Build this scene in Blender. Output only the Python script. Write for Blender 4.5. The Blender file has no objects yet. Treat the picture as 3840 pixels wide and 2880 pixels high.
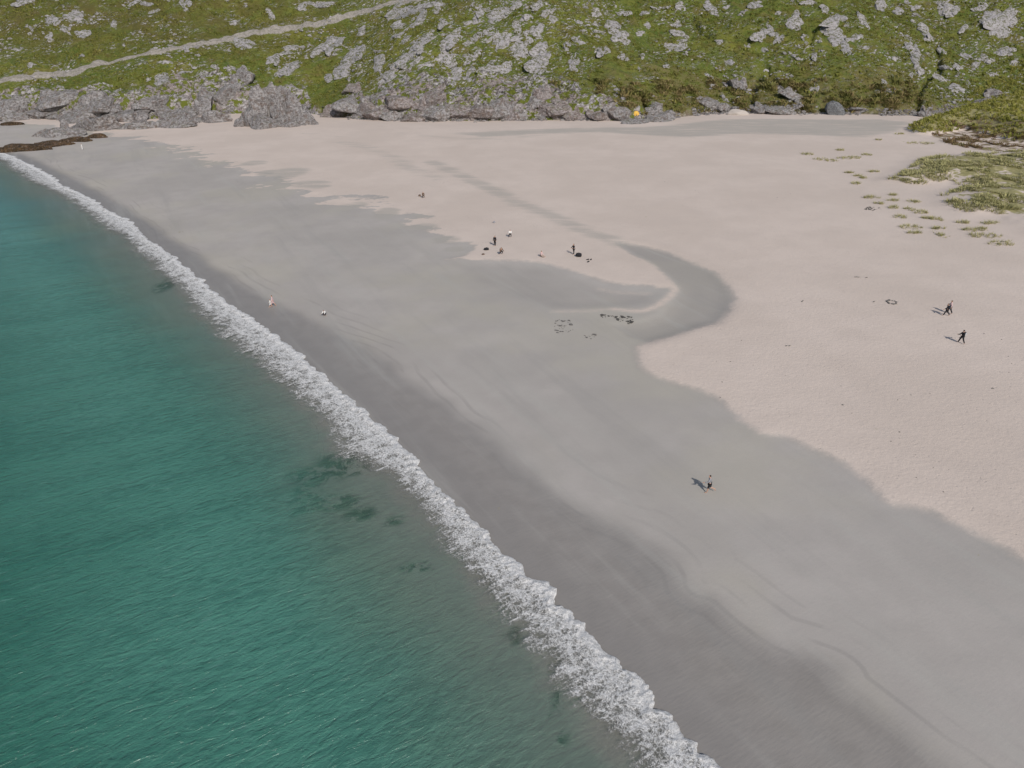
import bpy, bmesh, math, random
import numpy as np
from mathutils import Vector, Matrix
random.seed(7); RNG = np.random.default_rng(7)
scene = bpy.context.scene
COL = scene.collection
R = math.radians

# ------------------------------------------------------------ camera, sky, sun
CAM_H = 36.0; PITCH = R(28.0); FPX = 2691.0          # focal length in photo pixels (3840 wide)
cam = bpy.data.cameras.new('camera'); cam_ob = bpy.data.objects.new('camera', cam); COL.objects.link(cam_ob)
cam.sensor_width = 36.0; cam.lens = 36.0 * FPX / 3840.0
cam.clip_start = 0.5; cam.clip_end = 20000
cam_ob.location = (0, 0, CAM_H); cam_ob.rotation_euler = (R(90) - PITCH, 0, 0)
scene.camera = cam_ob
SUN_EL = R(38); SUN_AZ = math.atan2(0.40, -0.917)     # clockwise from +Y
world = bpy.data.worlds.new("World"); scene.world = world; world.use_nodes = True
wn = world.node_tree.nodes; wl = world.node_tree.links
bg = wn.get('Background') or wn.new('ShaderNodeBackground')
sky = wn.new('ShaderNodeTexSky'); sky.sky_type = 'NISHITA'; sky.sun_disc = False
sky.sun_elevation = SUN_EL; sky.sun_rotation = SUN_AZ; sky.dust_density = 1.5
wl.new(sky.outputs['Color'], bg.inputs['Color']); bg.inputs['Strength'].default_value = 0.085
sd_ = Vector((math.sin(SUN_AZ) * math.cos(SUN_EL), math.cos(SUN_AZ) * math.cos(SUN_EL), math.sin(SUN_EL)))
sun = bpy.data.lights.new('sun', 'SUN'); sun.energy = 2.9; sun.angle = R(0.6); sun.color = (1.0, 0.95, 0.89)
sun_ob = bpy.data.objects.new('sun', sun); COL.objects.link(sun_ob)
sun_ob.rotation_euler = sd_.to_track_quat('Z', 'Y').to_euler(); sun_ob.location = (0, 0, 200)
scene.view_settings.view_transform = 'Standard'; scene.view_settings.look = 'None'
scene.view_settings.exposure = 0.18; scene.view_settings.gamma = 1.0
scene.render.resolution_x = 1024; scene.render.resolution_y = 768
scene.render.engine = 'CYCLES'
scene.cycles.transparent_max_bounces = 12

# ------------------------------------------------------------ numeric helpers
def gnoise(x, y, seed=0):
    xi = np.floor(x).astype(np.int64); yi = np.floor(y).astype(np.int64)
    xf = x - xi; yf = y - yi
    def g(ix, iy, dx, dy):
        h = (ix * 374761393 + iy * 668265263 + seed * 974711 + 1013) & 0xffffffff
        h = ((h ^ (h >> 13)) * 1274126177) & 0xffffffff
        a = ((h ^ (h >> 16)) & 0xffff) * (2 * np.pi / 65536.0)
        return np.cos(a) * dx + np.sin(a) * dy
    u = xf ** 3 * (xf * (xf * 6 - 15) + 10); v = yf ** 3 * (yf * (yf * 6 - 15) + 10)
    a = g(xi, yi, xf, yf); b = g(xi + 1, yi, xf - 1, yf); c = g(xi, yi + 1, xf, yf - 1); d = g(xi + 1, yi + 1, xf - 1, yf - 1)
    return 1.5 * ((a * (1 - u) + b * u) * (1 - v) + (c * (1 - u) + d * u) * v)
def fbm(x, y, oct=4, seed=0, gain=0.5):
    s = 0; a = 1.0; n = 0
    for i in range(oct):
        s = s + a * gnoise(x * 2 ** i + 17.3 * i, y * 2 ** i - 9.1 * i, seed + i); n += a; a *= gain
    return s / n
def ridged(x, y, oct=4, seed=0):
    s = 0; a = 1.0; n = 0
    for i in range(oct):
        s = s + a * (1 - 2 * np.abs(gnoise(x * 2 ** i, y * 2 ** i, seed + i))); n += a; a *= 0.5
    return s / n
def sstep(a, b, x):
    t = np.clip((x - a) / (b - a), 0, 1); return t * t * (3 - 2 * t)
def polydist(px, py, P, closed=False, val=None):
    """distance, signed side (+ = left of travel), interpolated value; px,py flat arrays"""
    P = np.asarray(P, float)
    A = P if closed else P[:-1]; B = np.roll(P, -1, 0) if closed else P[1:]
    n = len(px); D = np.empty(n); S = np.empty(n); V = np.empty(n) if val is not None else None
    if val is not None:
        va = np.asarray(val, float); vb = np.roll(va, -1) if closed else va[1:]
    ab = B - A; L2 = (ab ** 2).sum(1) + 1e-12
    for i in range(0, n, 40000):
        x = px[i:i + 40000, None]; y = py[i:i + 40000, None]
        apx = x - A[None, :, 0]; apy = y - A[None, :, 1]
        t = np.clip((apx * ab[:, 0] + apy * ab[:, 1]) / L2, 0, 1)
        dx = apx - t * ab[:, 0]; dy = apy - t * ab[:, 1]
        d2 = dx * dx + dy * dy; k = d2.argmin(1); r = np.arange(len(k))
        D[i:i + 40000] = np.sqrt(d2[r, k])
        cr = ab[k, 0] * apy[r, k] - ab[k, 1] * apx[r, k]
        S[i:i + 40000] = np.sign(cr)
        if val is not None:
            tt = t[r, k]; V[i:i + 40000] = va[:len(A)][k] * (1 - tt) + vb[k] * tt
    if closed:   # inside test by crossings
        ins = np.zeros(n, bool)
        for a, b in zip(A, B):
            c = ((a[1] > py) != (b[1] > py))
            with np.errstate(divide='ignore', invalid='ignore'):
                xx = (b[0] - a[0]) * (py - a[1]) / (b[1] - a[1] + 1e-15) + a[0]
            ins ^= c & (px < xx)
        S = np.where(ins, 1.0, -1.0)
    return D, S, V
def catmull(P, k=6):
    P = np.asarray(P, float); out = []
    Q = np.vstack([2 * P[0] - P[1], P, 2 * P[-1] - P[-2]])
    for i in range(1, len(Q) - 2):
        for j in range(k):
            t = j / k
            out.append(0.5 * (2 * Q[i] + (Q[i + 1] - Q[i - 1]) * t + (2 * Q[i - 1] - 5 * Q[i] + 4 * Q[i + 1] - Q[i + 2]) * t * t + (3 * Q[i] - Q[i - 1] - 3 * Q[i + 1] + Q[i + 2]) * t ** 3))
    out.append(P[-1]); return np.array(out)
CT, ST = math.cos(PITCH), math.sin(PITCH)
def ray(px, py):
    u = (np.asarray(px, float) - 1920) / FPX; v = (np.asarray(py, float) - 1440) / FPX
    return np.stack([u, CT - v * ST, -ST - v * CT], -1)
def hit_plane(px, py, z=0.0):
    d = ray(px, py); t = (z - CAM_H) / d[..., 2]
    return d[..., 0] * t, d[..., 1] * t

# ------------------------------------------------------------ shoreline (waterline traced on the ground plane)
F_PX = [(-900,330),(-420,440),(-150,530),(0,574),(39,582),(174,648),(243,700),(312,726),(391,778),(499,838),(555,895),(629,943),(733,1030),(803,1090),(877,1147),(955,1195),
 (1030,1255),(1113,1310),(1160,1360),(1225,1415),(1299,1477),(1377,1547),(1443,1602),(1512,1665),(1577,1743),(1638,1808),(1694,1869),(1760,1930),(1825,1982),(1861,2034),
 (1907,2082),(1978,2150),(2070,2220),(2095,2262),(2143,2290),(2204,2360),(2247,2403),(2317,2472),(2380,2530),(2400,2585),(2451,2620),(2474,2655),(2529,2695),(2574,2759),(2633,2811),(2691,2880),(2850,3030),(3100,3300),(3500,3900)]
B_PX = [(-900,345),(-420,455),(-150,550),(0,600),(43,626),(113,674),(187,708),(243,734),(330,795),(391,843),(469,886),(547,969),(608,1016),(677,1077),(738,1151),(803,1220),(900,1304),(987,1360),(1030,1412),
 (1104,1477),(1169,1521),(1221,1586),(1252,1651),(1300,1697),(1339,1717),(1412,1765),(1482,1800),(1542,1860),(1582,1900),(1629,1968),(1690,2050),(1750,2115),(1812,2177),(1856,2251),(1900,2290),(1943,2330),(1970,2386),(2043,2464),(2084,2528),(2160,2594),(2225,2681),(2290,2755),(2370,2811),(2420,2880),(2560,3060),(2750,3350),(3050,4000)]
fx, fy = hit_plane(*np.array(F_PX, float).T); F_W = catmull(np.stack([fx, fy], 1), 4)
bx_, by_ = hit_plane(*np.array(B_PX, float).T); B_W = catmull(np.stack([bx_, by_], 1), 4)
def shore_d(x, y):                     # + on the beach side, - seaward
    D, S, _ = polydist(x, y, F_W)
    return D * S
# orientation: F_W runs from far left to near right; beach lies to its left side
def base_sand(d):
    up = 2.4 * (1 - np.exp(-np.maximum(d, 0) / 70.0)) + 0.0 * d
    dn = -4.5 * (1 - np.exp(-np.maximum(-d, 0) / 60.0))
    return np.where(d > 0, up, dn)
SGN = 1.0
_t = shore_d(np.array([40.0]), np.array([80.0]))[0]
if _t < 0: SGN = -1.0
def shore(x, y): return SGN * shore_d(x, y)
def hit_sand(px, py, it=8):
    px = np.asarray(px, float); py = np.asarray(py, float); z = np.zeros_like(px)
    for _ in range(it):
        x, y = hit_plane(px, py, z); z = base_sand(shore(x, y))
    return x, y
def sand_trace(pts, k=5, closed=False):
    P = np.array(pts, float); x, y = hit_sand(P[:, 0], P[:, 1]); Q = np.stack([x, y], 1)
    return catmull(Q, k) if not closed else Q

DRY_PX = [(4600,2700),(4100,2300),(3840,2111),(3773,2061),(3687,2017),(3578,1967),(3506,1930),(3412,1902),(3325,1894),(3282,1851),(3231,1793),(3166,1742),(3079,1699),(2999,1670),(2949,1641),(2848,1630),(2804,1594),(2746,1547),(2688,1497),(2616,1464),(2529,1439),(2450,1413),(2399,1388),(2385,1359),(2392,1330),(2385,1301),(2428,1283),
 (2536,1253),(2621,1223),(2696,1208),(2740,1158),(2747,1118),(2719,1064),(2676,1024),(2596,984),(2497,944),(2397,920),(2308,905),(2313,917),(2362,949),(2427,979),(2487,1024),(2525,1059),(2525,1078),(2467,1074),(2348,1069),(2258,1054),(2178,1029),(2099,1004),(2049,989),(1900,979),
 (1666,972),(1740,957),(1748,925),(1659,888),(1572,845),(1507,802),(1413,787),(1362,766),(1268,751),(1196,729),(1123,722),(1015,679),(906,642),(805,614),(762,577),(675,556),(581,527),(530,520),(400,500),(200,470),(0,455),(-700,420),(-700,360),(4600,360)]
W_PX = [(-300,560),(40,570),(240,650),(450,760),(700,920),(950,1080),(1250,1230),(1450,1340),(1560,1420),(1700,1520),(1850,1620),(2000,1760),(2200,1900),(2400,2000),(2558,2130),(2600,2210),(2688,2231),(2804,2325),(2905,2405),(3036,2456),(3130,2506),(3161,2571),(3253,2636),(3368,2723),(3506,2832),(3578,2880),(3900,3150),(4400,3700)]
CHAN_PX = [(2308,903),(2400,915),(2500,940),(2600,980),(2680,1022),(2722,1064),(2750,1118),(2742,1160),(2696,1212),(2620,1226),(2536,1258),(2430,1288),(2350,1262),(2290,1215),(2400,1205),(2470,1180),(2520,1130),(2545,1085),(2535,1055),(2490,1018),(2430,975),(2370,945)]
LOW_PX = [(1666,975),(1900,982),(2049,992),(2178,1033),(2258,1058),(2348,1075),(2467,1080),(2500,1100),(2440,1140),(2350,1160),(2200,1165),(2050,1160),(1900,1110),(1750,1050)]
POND_PX = [(1650,500),(1900,488),(2150,478),(2400,475),(2560,462),(2700,445),(3000,445),(3300,447),(3440,460),(3380,500),(3250,520),(3060,512),(2800,505),(2600,520),(2420,512),(2250,500),(2000,508),(1800,520)]
STREAMS = [([(2320,912),(2240,885),(2150,850),(2050,805),(1950,765),(1830,705),(1700,645),(1620,610)], 3.2, 0.8),
 ([(1290,535),(1400,560),(1480,600),(1560,640),(1640,668)], 4.0, 0.65),([(1150,500),(1300,520),(1420,530)], 3.0, 0.45),
 ([(2230,935),(2120,885),(2000,850),(1880,820)], 2.0, 0.35),([(1500,500),(1700,520),(1900,520),(2050,505)], 2.5, 0.6),([(3400,500),(3600,560),(3840,590)], 4.0, 0.45),
 ([(2500,520),(2800,545),(3100,535)], 3.0, 0.3)]
BLOTCH = [(1087,648,85,24),(957,613,60,12),(1160,690,90,16),(1190,700,60,12),(1010,650,60,14),(1450,800,60,26),(1590,850,60,16),(1330,768,60,12),(1680,900,70,18),(1700,935,50,14)]
PALES = [([(2470,1074),(2522,1070),(2527,1090),(2497,1123),(2440,1158),(2380,1166),(2300,1158)], 0.9, 1.0),([(2300,1158),(2200,1166),(2080,1168)], 0.8, 0.45),
 ([(2440,1100),(2300,1092),(2250,1080)], 0.8, 0.35),([(1930,770),(2100,850),(2240,905),(2330,950)],1.0,0.3)]
DRY = sand_trace(DRY_PX, closed=True); WET = sand_trace(W_PX); CHAN = sand_trace(CHAN_PX, closed=True)
LOWP = sand_trace(LOW_PX, closed=True); POND = sand_trace(POND_PX, closed=True)
ST_W = [(sand_trace(p), w, a) for p, w, a in STREAMS]; PL_W = [(sand_trace(p), w, a) for p, w, a in PALES]
# dune and hummock areas at the right
def off(pts, ox, oy, s): return [(ox + a / s, oy + b / s) for a, b in pts]
DUNE1_PX = off([(930,660),(1080,580),(1200,480),(1300,445),(1500,430),(1700,425),(2000,400),(2600,360),(2600,1250),(2212,1110),(2050,1060),(1900,1000),(1700,980),(1500,910),(1430,810),(1640,720),(1500,665),(1300,700),(1100,690)], 2960, 420, 2.5136)
DUNE2_PX = off([(1100,160),(1240,90),(1350,60),(1450,50),(1560,-20),(1800,-90),(2600,-260),(2600,330),(2212,300),(1900,235),(1640,170),(1500,200),(1330,225),(1180,210)], 2960, 420, 2.5136)
SCAR_PX = off([(1380,150),(1700,140),(2212,220),(2600,260),(2600,420),(2212,370),(1950,390),(1700,350),(1500,300),(1330,230)], 2960, 420, 2.5136)
DUNE1 = sand_trace(DUNE1_PX, closed=True); DUNE2 = sand_trace(DUNE2_PX, closed=True); SCAR = sand_trace(SCAR_PX, closed=True)

def sand_height(x, y, d=None, full=True):
    sh = x.shape; x = x.ravel(); y = y.ravel()
    if d is None: d = shore(x, y)
    z = base_sand(d)
    z = z + np.where(d > 1, 0.05 * fbm(x / 9, y / 9, 3, 5) * sstep(1, 20, d), 0)
    dc, sc, _ = polydist(x, y, CHAN, True); z = z - 0.28 * sstep(-1.0, 2.2, dc * sc)
    dl, sl, _ = polydist(x, y, LOWP, True); z = z - 0.15 * sstep(-0.4, 3.0, dl * sl)
    dr, sr, _ = polydist(x, y, DRY, True); z = z + 0.10 * sstep(-0.6, 1.2, dr * sr) * sstep(0, 5, d)
    d1, s1, _ = polydist(x, y, DUNE1, True); e1 = d1 * s1
    z = z + sstep(-5, 9, e1) * (1.3 + 1.1 * fbm(x / 11, y / 11, 3, 21)) + sstep(-1, 2, e1) * 0.45 * np.abs(fbm(x / 2.6, y / 2.6, 2, 8))
    d2, s2, _ = polydist(x, y, DUNE2, True); e2 = d2 * s2
    z = z + sstep(-1.5, 14, e2) * (3.6 + 1.2 * fbm(x / 14, y / 14, 3, 25)) + sstep(-0.5, 1, e2) * 0.7
    return z.reshape(sh), d.reshape(sh), (dr * sr).reshape(sh), (dc * sc).reshape(sh), (dl * sl).reshape(sh), e1.reshape(sh), e2.reshape(sh)

# ------------------------------------------------------------ hillside
FOOT_PX = [(-1600,380),(-800,430),(-300,443),(0,440),(200,444),(400,452),(600,444),(850,428),(1100,420),(1200,432),(1400,450),(1700,455),(2100,452),(2400,455),(2560,440),(2700,426),(2900,428),(3200,430),(3420,434),(3560,420),(3700,410),(3900,400),(4600,400),(5400,400)]
FOOT = sand_trace(FOOT_PX, 4)
_s = polydist(np.array([0.0]), np.array([500.0]), FOOT)[1][0]
GUL_PX = [([(3509,160),(3522,204),(3518,260),(3466,300),(3449,338),(3440,382),(3444,408),(3488,438)], 2.0, 2.2),
 ([(2870,235),(2902,304),(2932,338),(2967,373),(3006,395)], 1.6, 2.6),([(2850,280),(2844,304),(2814,369),(2831,425)], 2.0, 2.6),
 ([(2410,360),(2420,390),(2423,412)], 1.2, 2.0),([(1199,412),(1225,430),(1264,451)], 1.5, 2.4),([(2597,74),(2632,126),(2684,148)], 1.4, 1.8),
 ([(700,330),(780,360),(800,410)], 1.6, 2.4),([(3055,110),(3040,160),(3048,200)], 1.2, 1.6),([(3092,395),(3098,420),(3118,438)], 2.4, 4.5)]  # last trace: no gully, a pit added to darken the grey boulder's left
def hill_height(x, y, detail=True):
    sh = x.shape; x = x.ravel(); y = y.ravel()
    D, S, _ = polydist(x, y, FOOT); D = D * S * _s
    u = 1920 + FPX * x / np.maximum(y * CT + 16, 30)
    C = np.interp(u, [-500, 0, 400, 850, 1150, 1230, 1500, 2000, 2300, 2600, 3000, 3400, 3800], [4, 3, 3, 3.5, 2, 1.6, 4.2, 4.2, 2.8, 2.2, 2.2, 2.5, 2])
    Dp = np.maximum(D, 0)
    z = 2.0 + C * sstep(0, 1, Dp / (C * 1.4)) * 0.8 + 0.36 * Dp + 0.0011 * np.minimum(Dp, 90) ** 2
    far = sstep(130, 420, Dp); z = z * (1 - far) + far * (70 + 18 * fbm(x / 240, y / 240, 3, 77))
    am = sstep(0, 22, Dp)
    z = z + am * (4.6 * fbm(x / 55, y / 55, 3, 31) + 2.3 * fbm((x + .5 * y) / 16, (y - .5 * x) / 24, 3, 41))
    if detail:
        z = z + sstep(0, 5, Dp) * (0.42 * fbm(x / 4.2, y / 4.2, 3, 51) + 0.5 * np.maximum(ridged((x * .8 + y * .6) / 9, (y * .8 - x * .6) / 3.5, 3, 61), 0) * sstep(6, 20, Dp))
    z = np.where(D < 0, 2.0 + 0.75 * D, z)
    return z.reshape(sh), D.reshape(sh)
# regular grid of the whole terrain, used to drop things on the ground
GX0, GY0, GS = -420.0, -20.0, 0.8
gx = np.arange(GX0, 420.01, GS); gy = np.arange(GY0, 520.01, GS)
MX, MY = np.meshgrid(gx, gy)
HZ, _hd = hill_height(MX, MY)
SZ = sand_height(MX, MY)[0]
GZ = np.maximum(HZ, SZ)
def samp(x, y, G=None):
    G = GZ if G is None else G
    fx = np.clip((np.asarray(x) - GX0) / GS, 0, len(gx) - 1.001); fy = np.clip((np.asarray(y) - GY0) / GS, 0, len(gy) - 1.001)
    ix = fx.astype(int); iy = fy.astype(int); a = fx - ix; b = fy - iy
    return (G[iy, ix] * (1 - a) + G[iy, ix + 1] * a) * (1 - b) + (G[iy + 1, ix] * (1 - a) + G[iy + 1, ix + 1] * a) * b
def hit(px, py):
    px = np.atleast_1d(np.asarray(px, float)); py = np.atleast_1d(np.asarray(py, float))
    d = ray(px, py); t = np.full(len(px), 20.0); done = np.zeros(len(px), bool); st = 0.6
    for k in range(900):
        x = d[:, 0] * t; y = d[:, 1] * t; z = CAM_H + d[:, 2] * t
        done |= (z <= samp(x, y)); 
        if done.all() : break
        t = np.where(done, t, t + st)
        if t.max() > 540: break
    lo = t - st; hi = t.copy()
    for k in range(12):
        m = (lo + hi) / 2; b = (CAM_H + d[:, 2] * m) <= samp(d[:, 0] * m, d[:, 1] * m)
        hi = np.where(b, m, hi); lo = np.where(b, lo, m)
    x = d[:, 0] * hi; y = d[:, 1] * hi
    return np.stack([x, y, samp(x, y)], 1), hi
GUL = [(hit(*np.array(p, float).T)[0][:, :2], w, dp) for p, w, dp in GUL_PX]
def carve(x, y):
    sh = x.shape; x = x.ravel(); y = y.ravel(); z = np.zeros_like(x)
    for P, w, dp in GUL:
        m = (x > P[:, 0].min() - 8) & (x < P[:, 0].max() + 8) & (y > P[:, 1].min() - 8) & (y < P[:, 1].max() + 8)
        if not m.any(): continue
        D, S, _ = polydist(x[m], y[m], P); D = D + 0.9 * gnoise(x[m] / 2.5, y[m] / 2.5, 3)
        z[m] = np.minimum(z[m], -dp * (1 - sstep(w * 0.25, w, D)))
    return z.reshape(sh)
HZ = HZ + carve(MX, MY) * (_hd > 0); GZ = np.maximum(HZ, SZ)

# ------------------------------------------------------------ mesh + tag helpers
def tag(o, label=None, cat=None, group=None, kind=None):
    if label: o['label'] = label
    if cat: o['category'] = cat
    if group: o['group'] = group
    if kind: o['kind'] = kind
    return o
def np_mesh(name, V, Fc, mat, attrs=None, smooth=True, parent=None):
    V = np.asarray(V, np.float32); Fc = np.asarray(Fc, np.int32); k = Fc.shape[1]
    me = bpy.data.meshes.new(name); me.vertices.add(len(V)); me.vertices.foreach_set('co', V.ravel())
    me.loops.add(Fc.size); me.loops.foreach_set('vertex_index', Fc.ravel())
    me.polygons.add(len(Fc)); me.polygons.foreach_set('loop_start', np.arange(0, Fc.size, k, dtype=np.int32))
    me.polygons.foreach_set('loop_total', np.full(len(Fc), k, np.int32))
    me.polygons.foreach_set('use_smooth', np.full(len(Fc), smooth, bool))
    me.update(calc_edges=True); me.validate()
    for n, a in (attrs or {}).items():
        at = me.attributes.new(n, 'FLOAT', 'POINT'); at.data.foreach_set('value', np.asarray(a, np.float32).ravel())
    if mat: me.materials.append(mat)
    o = bpy.data.objects.new(name, me); COL.objects.link(o)
    if parent: o.parent = parent
    return o
def grid_faces(nr, nc):
    i = np.arange(nr - 1)[:, None] * nc + np.arange(nc - 1)[None]; i = i.ravel()
    return np.stack([i, i + 1, i + nc + 1, i + nc], 1)
def axis(lo, clo, chi, hi, step, grow=1.35):
    a = list(np.arange(clo, chi + step / 2, step)); s = step; x = clo; L = []
    while x > lo: s *= grow; x -= s; L.append(max(x, lo))
    s = step; x = a[-1]; Rr = []
    while x < hi: s *= grow; x += s; Rr.append(min(x, hi))
    return np.array(L[::-1] + a + Rr)

# ------------------------------------------------------------ material helper
class MT:
    def __init__(s, name):
        s.m = bpy.data.materials.new(name); s.m.use_nodes = True; s.t = s.m.node_tree; s.t.nodes.clear()
        s.out = s.t.nodes.new('ShaderNodeOutputMaterial'); s.geo = s.t.nodes.new('ShaderNodeNewGeometry')
        s.p = s.t.nodes.new('ShaderNodeBsdfPrincipled'); s.t.links.new(s.p.outputs[0], s.out.inputs[0])
    def n(s, ty, **kw):
        x = s.t.nodes.new(ty)
        for k, v in kw.items(): setattr(x, k, v)
        return x
    def L(s, a, b):
        if isinstance(a, (int, float)): b.default_value = a
        elif isinstance(a, tuple): b.default_value = (a + (1,))[:4] if b.type == 'RGBA' else a[:3]
        else: s.t.links.new(a, b)
    def pos(s, sc=(1, 1, 1), rot=0, loc=(0, 0, 0)):
        # turn the ground by -rot, then scale: the first axis of the result runs along the direction rot
        m = s.n('ShaderNodeMapping'); s.t.links.new(s.geo.outputs['Position'], m.inputs[0]); m.inputs['Rotation'].default_value = (0, 0, -rot)
        k = s.n('ShaderNodeMapping'); s.t.links.new(m.outputs[0], k.inputs[0]); k.inputs['Scale'].default_value = sc; k.inputs['Location'].default_value = loc
        return k.outputs[0]
    def noise(s, scale, detail=3, rough=.5, vec=None, dist=0, out='Fac'):
        x = s.n('ShaderNodeTexNoise'); x.inputs['Scale'].default_value = scale; x.inputs['Detail'].default_value = detail
        x.inputs['Roughness'].default_value = rough; x.inputs['Distortion'].default_value = dist
        s.t.links.new(vec if vec is not None else s.geo.outputs['Position'], x.inputs['Vector']); return x.outputs[out]
    def voro(s, scale, feat='F1', vec=None, out='Distance'):
        x = s.n('ShaderNodeTexVoronoi'); x.feature = feat; x.inputs['Scale'].default_value = scale
        s.t.links.new(vec if vec is not None else s.geo.outputs['Position'], x.inputs['Vector']); return x.outputs[out]
    def attr(s, name):
        x = s.n('ShaderNodeAttribute'); x.attribute_name = name; return x.outputs['Fac']
    def math(s, op, a, b=0.0, c=0.0, clamp=False):
        x = s.n('ShaderNodeMath'); x.operation = op; x.use_clamp = clamp
        s.L(a, x.inputs[0]); s.L(b, x.inputs[1]); s.L(c, x.inputs[2]); return x.outputs[0]
    def rng(s, v, a, b, c=0.0, d=1.0):
        x = s.n('ShaderNodeMapRange'); x.interpolation_type = 'SMOOTHSTEP'; s.L(v, x.inputs[0])
        for i, q in enumerate((a, b, c, d)): x.inputs[i + 1].default_value = q
        return x.outputs[0]
    def mix(s, f, a, b, mode='MIX'):
        x = s.n('ShaderNodeMix'); x.data_type = 'RGBA'; x.blend_type = mode
        s.L(f, x.inputs[0]); s.L(a, x.inputs[6]); s.L(b, x.inputs[7]); return x.outputs[2]
    def ramp(s, f, stops):
        x = s.n('ShaderNodeValToRGB'); e = x.color_ramp.elements
        while len(e) < len(stops): e.new(0.5)
        for i, (p, c) in enumerate(stops): e[i].position = p; e[i].color = tuple(c) + (1,)
        s.L(f, x.inputs[0]); return x.outputs[0]
    def bump(s, h, dist=.1, strength=1.0, nrm=None):
        x = s.n('ShaderNodeBump'); x.inputs['Strength'].default_value = strength; x.inputs['Distance'].default_value = dist
        s.t.links.new(h, x.inputs['Height'])
        if nrm is not None: s.t.links.new(nrm, x.inputs['Normal'])
        return x.outputs[0]
    def fin(s, col, rough=.9, spec=.3, nrm=None, alpha=None):
        s.L(col, s.p.inputs['Base Color']); s.L(rough, s.p.inputs['Roughness']); s.L(spec, s.p.inputs['Specular IOR Level'])
        if nrm is not None: s.L(nrm, s.p.inputs['Normal'])
        if alpha is not None: s.L(alpha, s.p.inputs['Alpha'])
        return s.m
def plain(name, c, rough=.8, var=.25, spec=.3):
    m = MT(name); k = m.noise(9, 3); c2 = tuple(v * (1 - var) for v in c)
    return m.fin(m.mix(m.rng(k, .3, .7), c2, c), rough, spec)

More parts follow.
